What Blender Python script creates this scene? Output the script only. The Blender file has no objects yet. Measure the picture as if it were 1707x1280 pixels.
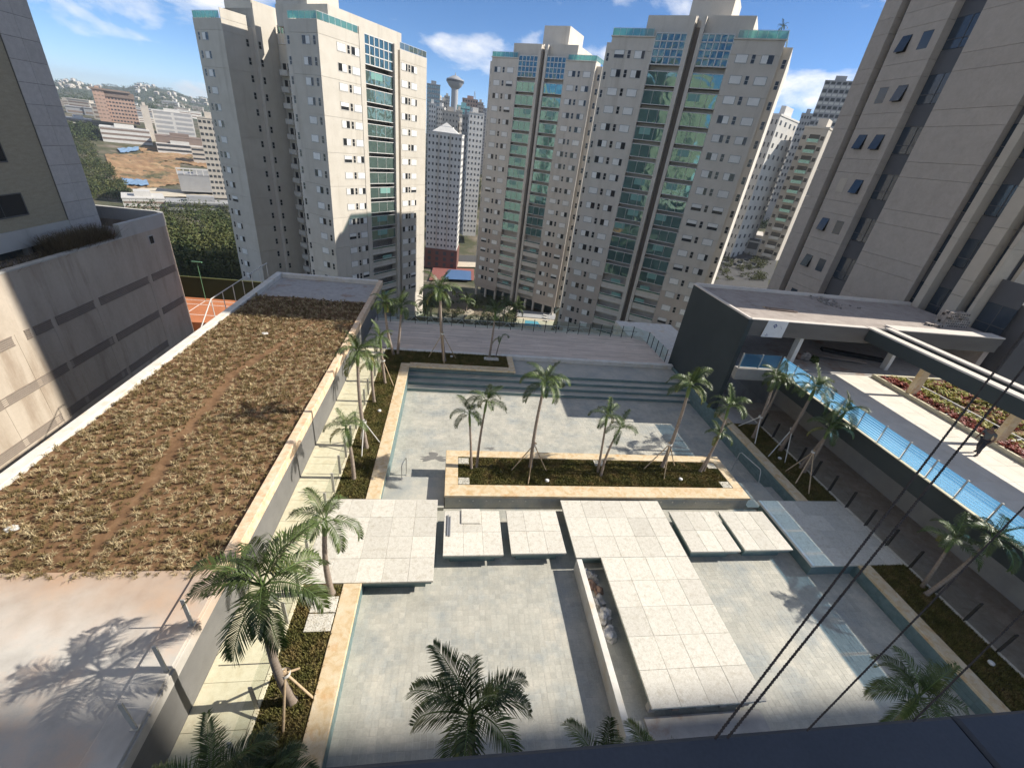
import bpy, bmesh, math, random
from mathutils import Vector, Matrix
import numpy as np
R = math.radians
scene = bpy.context.scene
col = scene.collection
random.seed(11)
rng = np.random.default_rng(11)

# ------------------------------------------------------------------ camera
cam_d = bpy.data.cameras.new('camera')
cam = bpy.data.objects.new('camera', cam_d); col.objects.link(cam); scene.camera = cam
cam_d.sensor_width = 36.0; cam_d.lens = 36.0*710.98/1707.0
cam_d.clip_start = 0.05; cam_d.clip_end = 12000
a_, b_, c_ = 0.17174929, -0.50507291, 0.13241115          # heading, pitch, roll of the hand-held phone
fw = Vector((math.sin(a_)*math.cos(b_), math.cos(a_)*math.cos(b_), math.sin(b_)))
r0 = Vector((math.cos(a_), -math.sin(a_), 0)); u0 = r0.cross(fw)
rt = r0*math.cos(c_)+u0*math.sin(c_); up = -r0*math.sin(c_)+u0*math.cos(c_)
cam.matrix_world = Matrix(((rt.x, up.x, -fw.x, 0), (rt.y, up.y, -fw.y, 0), (rt.z, up.z, -fw.z, 14.0), (0, 0, 0, 1)))

# ------------------------------------------------------------------ sky, sun, exposure
SUN_EL = R(37.4); SUN_AZ = R(90)        # the sun stands due +x
w = bpy.data.worlds.new('World'); scene.world = w; w.use_nodes = True
nt = w.node_tree; nt.nodes.clear()
wo = nt.nodes.new('ShaderNodeOutputWorld')
sky = nt.nodes.new('ShaderNodeTexSky'); sky.sky_type = 'NISHITA'; sky.sun_disc = False
sky.sun_elevation = SUN_EL; sky.sun_rotation = SUN_AZ; sky.altitude = 900; sky.air_density = 0.55; sky.dust_density = 0.1; sky.ozone_density = 2.0
bg = nt.nodes.new('ShaderNodeBackground'); bg.inputs['Strength'].default_value = 0.118
hs = nt.nodes.new('ShaderNodeHueSaturation'); hs.inputs['Saturation'].default_value = 1.2; nt.links.new(sky.outputs['Color'], hs.inputs['Color'])
nt.links.new(hs.outputs['Color'], bg.inputs['Color'])
tc = nt.nodes.new('ShaderNodeTexCoord'); sep = nt.nodes.new('ShaderNodeSeparateXYZ')
nt.links.new(tc.outputs['Generated'], sep.inputs[0])
def wmath(op, a, b=None, clamp=False):
    n = nt.nodes.new('ShaderNodeMath'); n.operation = op; n.use_clamp = clamp
    for i, q in enumerate((a, b)):
        if q is None: continue
        if isinstance(q, (int, float)): n.inputs[i].default_value = q
        else: nt.links.new(q, n.inputs[i])
    return n.outputs[0]
zz = wmath('ADD', wmath('MAXIMUM', sep.outputs['Z'], 0.0), 0.34)
cx = wmath('DIVIDE', sep.outputs['X'], zz); cy = wmath('DIVIDE', sep.outputs['Y'], zz)
cmb = nt.nodes.new('ShaderNodeCombineXYZ'); nt.links.new(cx, cmb.inputs[0]); nt.links.new(cy, cmb.inputs[1])
cmb.inputs[2].default_value = 3.7
n1 = nt.nodes.new('ShaderNodeTexNoise'); n1.inputs['Scale'].default_value = 2.6; n1.inputs['Detail'].default_value = 9; n1.inputs['Roughness'].default_value = 0.56
n1.inputs['Distortion'].default_value = 0.25
nt.links.new(cmb.outputs[0], n1.inputs['Vector'])
rp = nt.nodes.new('ShaderNodeValToRGB'); nt.links.new(n1.outputs['Fac'], rp.inputs[0])
rp.color_ramp.elements[0].position = 0.495; rp.color_ramp.elements[0].color = (0, 0, 0, 1)
rp.color_ramp.elements[1].position = 0.64; rp.color_ramp.elements[1].color = (1, 1, 1, 1)
hz = wmath('MULTIPLY', rp.outputs['Color'], 0.85)
hz = wmath('MULTIPLY', hz, wmath('GREATER_THAN', sep.outputs['Z'], 0.0))
bgc = nt.nodes.new('ShaderNodeBackground'); bgc.inputs['Color'].default_value = (1.0, 0.985, 0.97, 1); bgc.inputs['Strength'].default_value = 0.86
mx = nt.nodes.new('ShaderNodeMixShader'); nt.links.new(hz, mx.inputs[0]); nt.links.new(bg.outputs[0], mx.inputs[1]); nt.links.new(bgc.outputs[0], mx.inputs[2])
nt.links.new(mx.outputs[0], wo.inputs['Surface'])

sun_d = bpy.data.lights.new('sun', 'SUN'); sun_d.energy = 5.0; sun_d.angle = R(0.53); sun_d.color = (1.0, 0.94, 0.84)
sun = bpy.data.objects.new('sun', sun_d); col.objects.link(sun)
sun_dir = Vector((math.sin(SUN_AZ)*math.cos(SUN_EL), math.cos(SUN_AZ)*math.cos(SUN_EL), math.sin(SUN_EL)))
sun.rotation_euler = (-sun_dir).to_track_quat('-Z', 'Y').to_euler()
sun.location = (200, 0, 160)
vs = scene.view_settings
vs.view_transform = 'Standard'; vs.look = 'None'; vs.gamma = 1.0; vs.exposure = 0.54; vs.use_curve_mapping = False
scene.cycles.max_bounces = 5; scene.cycles.diffuse_bounces = 3; scene.cycles.glossy_bounces = 2
scene.cycles.transparent_max_bounces = 8; scene.cycles.use_adaptive_sampling = True; scene.cycles.adaptive_threshold = 0.02; scene.cycles.caustics_reflective = False; scene.cycles.caustics_refractive = False

# ------------------------------------------------------------------ materials
MAT = {}
def mat(name, cols, scale=3.0, rough=0.8, bump=0.0, bscale=40.0, var=0.0, island=0.0, metal=0.0, detail=5.0, stretch=(1, 1, 1),
        fine=0.0, fscale=60.0, emis=None, spec=0.3, dist=0.0, blots=None, space='pos', coat=0.0):
    """procedural surface: a colour ramp over noise, fine speckle, per-piece tone, optional blotches and relief"""
    m = bpy.data.materials.new(name); m.use_nodes = True; t = m.node_tree; N = t.nodes; L = t.links
    p = N['Principled BSDF']; p.inputs['Roughness'].default_value = rough; p.inputs['Metallic'].default_value = metal
    p.inputs['Specular IOR Level'].default_value = spec
    if coat: p.inputs['Coat Weight'].default_value = coat
    if space == 'pos':
        g = N.new('ShaderNodeNewGeometry'); src = g.outputs['Position']
    else:
        g = N.new('ShaderNodeTexCoord'); src = g.outputs['Object']
    mp = N.new('ShaderNodeMapping'); mp.inputs['Scale'].default_value = stretch; L.new(src, mp.inputs['Vector'])
    no = N.new('ShaderNodeTexNoise'); no.inputs['Scale'].default_value = scale; no.inputs['Detail'].default_value = detail
    no.inputs['Roughness'].default_value = 0.6; no.inputs['Distortion'].default_value = dist
    L.new(mp.outputs[0], no.inputs['Vector'])
    rr = N.new('ShaderNodeValToRGB'); L.new(no.outputs['Fac'], rr.inputs[0])
    el = rr.color_ramp.elements
    if len(cols) == 1: cols = [(0.3, tuple(x*0.93 for x in cols[0])), (0.7, tuple(min(1, x*1.06) for x in cols[0]))]
    while len(el) < len(cols): el.new(0.5)
    for e, (ps, c) in zip(el, cols): e.position = ps; e.color = (*c, 1)
    out = rr.outputs['Color']
    def mulv(outc, fac):
        mm = N.new('ShaderNodeMix'); mm.data_type = 'RGBA'; mm.blend_type = 'MULTIPLY'; mm.inputs[0].default_value = 1.0
        L.new(outc, mm.inputs[6]); L.new(fac, mm.inputs[7]); return mm.outputs[2]
    def rng_node(f, lo, hi):
        k = N.new('ShaderNodeMapRange'); k.inputs['To Min'].default_value = lo; k.inputs['To Max'].default_value = hi; L.new(f, k.inputs['Value']); return k.outputs[0]
    if blots:
        c2, bs, lo, hi = blots[:4]
        mb_ = N.new('ShaderNodeMapping'); L.new(src, mb_.inputs['Vector'])
        if len(blots) > 4: mb_.inputs['Scale'].default_value = blots[4]
        n2 = N.new('ShaderNodeTexNoise'); n2.inputs['Scale'].default_value = bs; n2.inputs['Detail'].default_value = 6; n2.inputs['Roughness'].default_value = .65
        L.new(mb_.outputs[0], n2.inputs['Vector'])
        k = N.new('ShaderNodeMapRange'); k.inputs['From Min'].default_value = lo; k.inputs['From Max'].default_value = hi; L.new(n2.outputs['Fac'], k.inputs['Value'])
        mm = N.new('ShaderNodeMix'); mm.data_type = 'RGBA'; L.new(k.outputs[0], mm.inputs[0]); L.new(out, mm.inputs[6]); mm.inputs[7].default_value = (*c2, 1); out = mm.outputs[2]
    if fine:
        n3 = N.new('ShaderNodeTexNoise'); n3.inputs['Scale'].default_value = fscale; n3.inputs['Detail'].default_value = 3; L.new(src, n3.inputs['Vector'])
        out = mulv(out, rng_node(n3.outputs['Fac'], 1-fine, 1+fine))
    if var:
        o = N.new('ShaderNodeObjectInfo'); out = mulv(out, rng_node(o.outputs['Random'], 1-var, 1+var*0.6))
    if island:
        g2 = N.new('ShaderNodeNewGeometry'); out = mulv(out, rng_node(g2.outputs['Random Per Island'], 1-island, 1+island*0.7))
    L.new(out, p.inputs['Base Color'])
    if bump:
        nb = N.new('ShaderNodeTexNoise'); nb.inputs['Scale'].default_value = bscale; nb.inputs['Detail'].default_value = 4; L.new(mp.outputs[0], nb.inputs['Vector'])
        bp = N.new('ShaderNodeBump'); bp.inputs['Strength'].default_value = bump; bp.inputs['Distance'].default_value = 0.02
        L.new(nb.outputs['Fac'], bp.inputs['Height']); L.new(bp.outputs[0], p.inputs['Normal'])
    if emis: p.inputs['Emission Color'].default_value = (*emis[:3], 1); p.inputs['Emission Strength'].default_value = emis[3]
    MAT[name] = m; return m

def glass(name, tint, refl=0.25, rough=0.03, opac=0.0, opac_col=(0, 0, 0), edge=0.55, lucent=0.5):
    """clear sheet glass: lets light through, mirrors a share of it; opac adds a film of colour"""
    m = bpy.data.materials.new(name); m.use_nodes = True; t = m.node_tree; N = t.nodes; L = t.links; N.clear()
    o = N.new('ShaderNodeOutputMaterial'); tr = N.new('ShaderNodeBsdfTransparent'); tr.inputs[0].default_value = (*tint, 1)
    gl = N.new('ShaderNodeBsdfGlossy'); gl.inputs['Roughness'].default_value = rough
    lw_ = N.new('ShaderNodeLayerWeight'); lw_.inputs[0].default_value = 0.5
    pw_ = N.new('ShaderNodeMath'); pw_.operation = 'POWER'; pw_.inputs[1].default_value = 4.0; L.new(lw_.outputs['Facing'], pw_.inputs[0])
    ad = N.new('ShaderNodeMath'); ad.operation = 'MULTIPLY_ADD'; ad.use_clamp = True; ad.inputs[1].default_value = edge; ad.inputs[2].default_value = refl; L.new(pw_.outputs[0], ad.inputs[0])
    base = tr.outputs[0]
    if opac:
        df = N.new('ShaderNodeBsdfDiffuse'); df.inputs[0].default_value = (*opac_col, 1)
        tl = N.new('ShaderNodeBsdfTranslucent'); tl.inputs[0].default_value = (*opac_col, 1); m0 = N.new('ShaderNodeMixShader'); m0.inputs[0].default_value = lucent; L.new(df.outputs[0], m0.inputs[1]); L.new(tl.outputs[0], m0.inputs[2])
        m1 = N.new('ShaderNodeMixShader'); m1.inputs[0].default_value = opac; L.new(base, m1.inputs[1]); L.new(m0.outputs[0], m1.inputs[2]); base = m1.outputs[0]
    mxs = N.new('ShaderNodeMixShader'); L.new(ad.outputs[0], mxs.inputs[0]); L.new(base, mxs.inputs[1]); L.new(gl.outputs[0], mxs.inputs[2])
    L.new(mxs.outputs[0], o.inputs['Surface'])
    MAT[name] = m; return m

def mirror_glass(name, c, rough=0.03, wav=0.35, ws=0.25, metal=0.75):
    m = bpy.data.materials.new(name); m.use_nodes = True; t = m.node_tree; N = t.nodes; L = t.links
    p = N['Principled BSDF']; p.inputs['Base Color'].default_value = (*c, 1); p.inputs['Roughness'].default_value = rough; p.inputs['Metallic'].default_value = metal
    g = N.new('ShaderNodeNewGeometry'); n = N.new('ShaderNodeTexNoise'); n.inputs['Scale'].default_value = ws; n.inputs['Detail'].default_value = 1.5; n.inputs['Distortion'].default_value = 1.0
    L.new(g.outputs['Position'], n.inputs['Vector'])
    o = N.new('ShaderNodeObjectInfo')
    b = N.new('ShaderNodeBump'); b.inputs['Strength'].default_value = wav; b.inputs['Distance'].default_value = 0.25; L.new(n.outputs['Fac'], b.inputs['Height']); L.new(b.outputs[0], p.inputs['Normal'])
    MAT[name] = m; return m

mat('stone_white', [(0.25, (0.50, 0.46, 0.38)), (0.5, (0.64, 0.605, 0.525)), (0.8, (0.715, 0.685, 0.61))], scale=9, rough=0.6, var=0.13, fine=0.20, fscale=32, blots=((0.47, 0.42, 0.33), 5.0, 0.52, 0.78), dist=1.5, spec=0.3)
mat('stone_path', [(0.3, (0.61, 0.55, 0.385)), (0.7, (0.71, 0.655, 0.485))], scale=5, rough=0.7, var=0.09, fine=0.12, fscale=30, blots=((0.54, 0.45, 0.28), 3.0, 0.52, 0.8))
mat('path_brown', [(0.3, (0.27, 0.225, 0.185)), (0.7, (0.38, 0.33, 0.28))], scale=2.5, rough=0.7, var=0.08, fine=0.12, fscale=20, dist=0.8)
mat('travertine', [(0.25, (0.52, 0.35, 0.17)), (0.5, (0.63, 0.50, 0.32)), (0.75, (0.69, 0.60, 0.45))], scale=3.2, rough=0.7, fine=0.16, fscale=28, dist=0.8, blots=((0.55, 0.30, 0.12), 2.2, 0.56, 0.80))
mat('pool_tile', [(0.25, (0.355, 0.345, 0.30)), (0.5, (0.445, 0.43, 0.37)), (0.75, (0.54, 0.505, 0.425))], scale=0.9, rough=0.62, island=0.09, fine=0.18, fscale=18, detail=9, blots=((0.31, 0.33, 0.32), 0.8, 0.48, 0.72))
mat('pool_grout', [(0.52, 0.50, 0.45)], scale=6, rough=0.9)
mat('pool_wall_tile', [(0.3, (0.12, 0.19, 0.195)), (0.7, (0.19, 0.26, 0.255))], scale=2.5, rough=0.45, island=0.10, fine=0.1)
mat('deck_wood', [(0.3, (0.60, 0.49, 0.40)), (0.7, (0.74, 0.63, 0.53))], scale=2.0, rough=0.75, island=0.16, fine=0.12, fscale=20, stretch=(0.3, 2, 2))
mat('concrete', [(0.25, (0.40, 0.37, 0.33)), (0.55, (0.53, 0.50, 0.45)), (0.8, (0.62, 0.59, 0.54))], scale=1.4, rough=0.9, fine=0.10, bump=0.15, blots=((0.56, 0.37, 0.24), 0.35, 0.50, 0.72))
def stain(m, c, axis, lo, hi, ns=0.9, amt=0.9):
    """soil washed over the surface: a ragged stain along one edge of the real slab"""
    t = m.node_tree; N = t.nodes; L = t.links; p = N['Principled BSDF']; src = p.inputs['Base Color'].links[0].from_socket
    g = N.new('ShaderNodeNewGeometry'); s = N.new('ShaderNodeSeparateXYZ'); L.new(g.outputs['Position'], s.inputs[0])
    n = N.new('ShaderNodeTexNoise'); n.inputs['Scale'].default_value = ns; n.inputs['Detail'].default_value = 7; L.new(g.outputs['Position'], n.inputs['Vector'])
    a = N.new('ShaderNodeMath'); a.operation = 'MULTIPLY_ADD'; a.inputs[1].default_value = 3.2; L.new(n.outputs['Fac'], a.inputs[0]); L.new(s.outputs[axis], a.inputs[2])
    r = N.new('ShaderNodeMapRange'); r.inputs['From Min'].default_value = lo+1.6; r.inputs['From Max'].default_value = hi+1.6; r.inputs['To Max'].default_value = amt; L.new(a.outputs[0], r.inputs['Value'])
    x = N.new('ShaderNodeMix'); x.data_type = 'RGBA'; L.new(r.outputs[0], x.inputs[0]); L.new(src, x.inputs[6]); x.inputs[7].default_value = (*c, 1); L.new(x.outputs[2], p.inputs['Base Color'])
stain(MAT['concrete'], (0.40, 0.245, 0.145), 'Y', 6.9, 9.6, amt=0.75)
mat('concrete_grey', [(0.3, (0.36, 0.34, 0.32)), (0.7, (0.47, 0.45, 0.42))], scale=2.4, rough=0.9, fine=0.12, blots=((0.30, 0.18, 0.11), 0.8, 0.55, 0.75))
mat('parapet_white', [(0.3, (0.60, 0.57, 0.50)), (0.7, (0.74, 0.71, 0.65))], scale=2.0, rough=0.8, fine=0.1, blots=((0.62, 0.50, 0.34), 1.4, 0.54, 0.75))
mat('rust_stone', [(0.25, (0.60, 0.36, 0.20)), (0.55, (0.72, 0.55, 0.38)), (0.8, (0.74, 0.66, 0.54))], scale=4, rough=0.85, fine=0.2, fscale=22)
mat('slate_render', [(0.3, (0.150, 0.146, 0.138)), (0.7, (0.185, 0.180, 0.170))], scale=1.5, rough=0.85, fine=0.08)
mat('wall_grey', [(0.3, (0.30, 0.285, 0.265)), (0.7, (0.37, 0.355, 0.33))], scale=1.5, rough=0.85, fine=0.06)
mat('dark_paint', [(0.3, (0.040, 0.050, 0.051)), (0.7, (0.049, 0.060, 0.061))], scale=0.8, rough=0.55, fine=0.04)
mat('dark_fascia', [(0.3, (0.115, 0.108, 0.10)), (0.7, (0.145, 0.137, 0.126))], scale=1.0, rough=0.7, fine=0.06, stretch=(0.4, 1, 2))
mat('soil', [(0.25, (0.11, 0.060, 0.030)), (0.5, (0.18, 0.102, 0.052)), (0.8, (0.24, 0.148, 0.082))], scale=2.5, rough=0.95, fine=0.25, fscale=14, bump=0.6, bscale=9)
mat('lawn_soil', [(0.3, (0.10, 0.085, 0.04)), (0.7, (0.17, 0.13, 0.065))], scale=4, rough=0.95, fine=0.3, fscale=25)
mat('wet_tile', [(0.3, (0.17, 0.165, 0.15)), (0.7, (0.22, 0.21, 0.19))], scale=3, rough=0.35, fine=0.1, spec=0.5)
mat('dry_grass', [(0.3, (0.36, 0.265, 0.135)), (0.6, (0.53, 0.43, 0.26))], scale=4, rough=0.85, island=0.40, spec=0.1)
mat('green_grass', [(0.3, (0.145, 0.108, 0.045)), (0.7, (0.245, 0.18, 0.085))], scale=3, rough=0.85, island=0.40, spec=0.1)
mat('lawn', [(0.3, (0.095, 0.102, 0.032)), (0.5, (0.165, 0.148, 0.05)), (0.7, (0.27, 0.195, 0.085))], scale=1.6, rough=0.8, island=0.40, spec=0.15)
mat('frond', [(0.3, (0.050, 0.080, 0.019)), (0.7, (0.102, 0.138, 0.034))], scale=2, rough=0.45, island=0.40, var=0.30, spec=0.4)
mat('frond_dry', [(0.3, (0.16, 0.17, 0.04)), (0.7, (0.26, 0.24, 0.07))], scale=2, rough=0.5, island=0.3)
mat('crownshaft', [(0.13, 0.19, 0.06)], scale=4, rough=0.5, fine=0.1)
mat('trunk', [(0.3, (0.22, 0.17, 0.13)), (0.7, (0.36, 0.30, 0.25))], scale=6, rough=0.9, stretch=(1, 1, 4), fine=0.2)
mat('stake_wood', [(0.3, (0.46, 0.33, 0.20)), (0.7, (0.62, 0.48, 0.32))], scale=8, rough=0.85, var=0.2)
mat('stake_white', [(0.66, 0.64, 0.60)], scale=6, rough=0.8, var=0.15)
mat('steel', [(0.62, 0.61, 0.58)], rough=0.32, metal=0.85, var=0.1)
mat('post_grey', [(0.52, 0.50, 0.45)], rough=0.5, metal=0.15, var=0.1)
mat('post_dark', [(0.055, 0.050, 0.045)], rough=0.5)
glass('clear_glass', (0.965, 0.98, 0.97), refl=0.012, edge=0.3)
glass('rail_glass', (0.88, 0.94, 0.92), refl=0.03, edge=0.35)
glass('teal_film', (0.45, 0.75, 0.68), refl=0.12, opac=0.5, opac_col=(0.22, 0.44, 0.40))
glass('blue_film', (0.60, 0.83, 1.0), refl=0.04, opac=0.40, opac_col=(0.26, 0.52, 0.74), lucent=0.7)
glass('white_slat', (0.8, 0.9, 1.0), refl=0.02, opac=1.0, opac_col=(0.93, 0.96, 0.98), lucent=0.8)
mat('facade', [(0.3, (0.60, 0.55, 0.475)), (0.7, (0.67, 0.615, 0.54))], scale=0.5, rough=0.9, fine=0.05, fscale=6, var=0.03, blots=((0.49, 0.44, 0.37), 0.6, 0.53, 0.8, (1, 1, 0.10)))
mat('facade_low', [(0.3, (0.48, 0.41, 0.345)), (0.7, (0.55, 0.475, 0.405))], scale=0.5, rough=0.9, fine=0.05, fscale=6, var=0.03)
mat('facade_pale', [(0.3, (0.55, 0.505, 0.43)), (0.7, (0.62, 0.575, 0.50))], scale=0.5, rough=0.9, fine=0.05, fscale=6, var=0.04, blots=((0.45, 0.405, 0.335), 0.6, 0.53, 0.8, (1, 1, 0.10)))
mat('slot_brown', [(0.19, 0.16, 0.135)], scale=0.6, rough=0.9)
mat('shutter', [(0.82, 0.81, 0.77)], scale=1, rough=0.6, var=0.12)
mat('win_dark', [(0.022, 0.024, 0.026)], scale=1, rough=0.12, spec=0.5)
mat('win_frame', [(0.50, 0.49, 0.46)], rough=0.6)
mirror_glass('green_glass', (0.19, 0.34, 0.32), metal=0.72, wav=0.22, ws=0.35, rough=0.05)
mirror_glass('blue_glass', (0.085, 0.17, 0.20), metal=0.6, wav=0.45, ws=0.3)
mirror_glass('dark_green_glass', (0.19, 0.28, 0.255), metal=0.7, wav=0.3, ws=0.5)
mat('teal_panel', [(0.20, 0.38, 0.34)], rough=0.3)
mirror_glass('grey_glass', (0.20, 0.25, 0.25), metal=0.6, wav=0.25, ws=0.5)
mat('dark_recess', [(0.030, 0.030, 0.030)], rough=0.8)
mat('white_metal', [(0.66, 0.65, 0.62)], rough=0.5)
mat('r_stucco', [(0.3, (0.41, 0.355, 0.30)), (0.7, (0.475, 0.415, 0.355))], scale=1.2, rough=0.9, fine=0.10, fscale=5, var=0.03)
mat('r_trim', [(0.3, (0.47, 0.41, 0.33)), (0.7, (0.53, 0.465, 0.38))], scale=1.2, rough=0.9, fine=0.06)
mat('r_spandrel', [(0.095, 0.095, 0.10)], scale=1, rough=0.5, var=0.1)
mat('r_window', [(0.035, 0.05, 0.07)], scale=1, rough=0.12, spec=0.6)
mat('l_stucco', [(0.25, (0.37, 0.305, 0.235)), (0.5, (0.47, 0.40, 0.32)), (0.75, (0.53, 0.46, 0.375))], scale=0.55, rough=0.92, fine=0.08, fscale=5, stretch=(1, 1, 0.3), blots=((0.29, 0.22, 0.16), 0.9, 0.54, 0.80, (1, 1, 0.14)))
mat('l_pale', [(0.48, 0.46, 0.42)], scale=0.7, rough=0.9, fine=0.06, blots=((0.33, 0.31, 0.28), 0.9, 0.55, 0.8, (1, 1, 0.2)))
mat('l_granite', [(0.3, (0.44, 0.41, 0.38)), (0.7, (0.53, 0.495, 0.46))], scale=3, rough=0.55, fine=0.14, fscale=18, var=0.07)
mat('l_khaki', [(0.3, (0.33, 0.285, 0.20)), (0.7, (0.39, 0.34, 0.245))], scale=1.5, rough=0.9, fine=0.14, fscale=9, stretch=(1, 1, 4))
mat('louver', [(0.34, 0.285, 0.235)], rough=0.8)
mat('l_dim', [(0.24, 0.20, 0.165)], rough=0.9)
mat('twig', [(0.3, (0.10, 0.085, 0.05)), (0.7, (0.20, 0.155, 0.10))], scale=2, rough=0.9, island=0.4)
mat('pole_green', [(0.10, 0.22, 0.12)], rough=0.6)
mat('clay', [(0.3, (0.42, 0.15, 0.065)), (0.7, (0.52, 0.20, 0.09))], scale=0.6, rough=0.95, fine=0.1)
mat('court_line', [(0.75, 0.70, 0.64)], rough=0.9)
mat('court_green', [(0.035, 0.058, 0.030)], scale=0.5, rough=0.9, fine=0.2)
mat('court_blue', [(0.07, 0.14, 0.27)], scale=0.5, rough=0.8)
mat('court_red', [(0.26, 0.095, 0.075)], scale=0.5, rough=0.85)
mat('ledge', [(0.3, (0.050, 0.058, 0.072)), (0.7, (0.062, 0.070, 0.086))], scale=6, rough=0.5, fine=0.18, fscale=120)
mat('rope_black', [(0.3, (0.030, 0.026, 0.024)), (0.7, (0.075, 0.062, 0.055))], scale=60, rough=0.9)
mat('bag_silver', [(0.3, (0.30, 0.30, 0.31)), (0.6, (0.62, 0.61, 0.60))], scale=5, rough=0.35, metal=0.2, var=0.3, spec=0.6)
mat('bag_brown', [(0.30, 0.20, 0.15)], scale=5, rough=0.5, var=0.2)
mat('brom_red', [(0.3, (0.20, 0.035, 0.030)), (0.7, (0.33, 0.085, 0.05))], scale=3, rough=0.5, island=0.4)
mat('brom_green', [(0.3, (0.20, 0.21, 0.035)), (0.7, (0.42, 0.37, 0.08))], scale=3, rough=0.5, island=0.4)
mat('paving_sun', [(0.3, (0.66, 0.60, 0.51)), (0.7, (0.76, 0.70, 0.61))], scale=1.6, rough=0.8, fine=0.08, var=0.05)
mat('roof_screed', [(0.3, (0.33, 0.28, 0.245)), (0.7, (0.43, 0.375, 0.33))], scale=1.5, rough=0.92, fine=0.14, fscale=12, blots=((0.24, 0.20, 0.17), 0.9, 0.56, 0.75))
mat('roof_edge', [(0.66, 0.60, 0.53)], scale=2, rough=0.85, fine=0.1)
mat('brick', [(0.3, (0.34, 0.29, 0.25)), (0.7, (0.44, 0.385, 0.34))], scale=6, rough=0.95, var=0.2)
mat('rubble', [(0.3, (0.25, 0.225, 0.20)), (0.7, (0.42, 0.385, 0.35))], scale=5, rough=0.95, island=0.4)
mat('poster', [(0.70, 0.70, 0.70)], scale=2, rough=0.7)
mat('poster_blue', [(0.05, 0.07, 0.20)], rough=0.7)
mat('poster_grey', [(0.40, 0.40, 0.46)], rough=0.7)
mat('skin', [(0.22, 0.13, 0.09)], rough=0.6)
mat('shirt', [(0.12, 0.125, 0.12)], scale=9, rough=0.9)
mat('trousers', [(0.045, 0.045, 0.052)], scale=9, rough=0.9)
mat('hair', [(0.015, 0.013, 0.012)], rough=0.8)
mat('bark', [(0.12, 0.095, 0.07)], scale=3, rough=0.9)
mat('leaf_dark', [(0.3, (0.036, 0.054, 0.018)), (0.7, (0.074, 0.096, 0.030))], scale=0.25, rough=0.7, island=0.45, spec=0.2)
mat('leaf_mid', [(0.3, (0.060, 0.072, 0.024)), (0.7, (0.120, 0.125, 0.045))], scale=0.08, rough=0.7, island=0.45, spec=0.2)
mat('city_ground', [(0.30, (0.050, 0.060, 0.028)), (0.48, (0.085, 0.085, 0.045)), (0.60, (0.17, 0.14, 0.10)), (0.75, (0.25, 0.22, 0.18))], scale=0.05, rough=0.95, detail=9, fine=0.25, fscale=0.25)
mat('asphalt', [(0.085, 0.083, 0.080)], scale=0.6, rough=0.9, fine=0.12)
mat('quarry', [(0.25, (0.20, 0.115, 0.06)), (0.5, (0.32, 0.195, 0.10)), (0.75, (0.46, 0.32, 0.18))], scale=0.07, rough=0.95, detail=10, fine=0.25, fscale=0.7, blots=((0.075, 0.080, 0.035), 0.05, 0.50, 0.64))
mat('tarp_blue', [(0.3, (0.14, 0.24, 0.38)), (0.7, (0.26, 0.38, 0.52))], scale=0.4, rough=0.6)
mat('far_white', [(0.60, 0.58, 0.54)], scale=0.3, rough=0.9, var=0.10, fine=0.05, fscale=1)
mat('far_cream', [(0.52, 0.47, 0.40)], scale=0.3, rough=0.9, var=0.12, fine=0.05, fscale=1)
mat('far_grey', [(0.34, 0.34, 0.34)], scale=0.3, rough=0.9, var=0.12)
mat('far_brown', [(0.25, 0.19, 0.155)], scale=0.3, rough=0.9, var=0.1)
mat('far_pink', [(0.44, 0.30, 0.23)], scale=0.3, rough=0.9)
mat('far_dark', [(0.055, 0.06, 0.065)], scale=0.3, rough=0.4)
mat('brick_red', [(0.16, 0.075, 0.058)], scale=0.5, rough=0.9, fine=0.1)
mat('hill', [(0.3, (0.045, 0.062, 0.042)), (0.52, (0.075, 0.092, 0.055)), (0.68, (0.18, 0.15, 0.10))], scale=0.010, rough=0.95, detail=9, fine=0.3, fscale=0.06)
mat('house_white', [(0.66, 0.63, 0.58)], rough=0.9, island=0.25)
mat('roof_red', [(0.34, 0.16, 0.10)], rough=0.9, island=0.3)
mat('pool_blue', [(0.14, 0.42, 0.55)], scale=0.8, rough=0.08, spec=0.6)
mat('terrace_tan', [(0.56, 0.49, 0.38)], scale=0.6, rough=0.9, fine=0.08)
mat('car_paint', [(0.45, 0.45, 0.46)], rough=0.3, var=0.7, coat=0.5)
mat('black_rubber', [(0.03, 0.03, 0.03)], rough=0.8)

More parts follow.
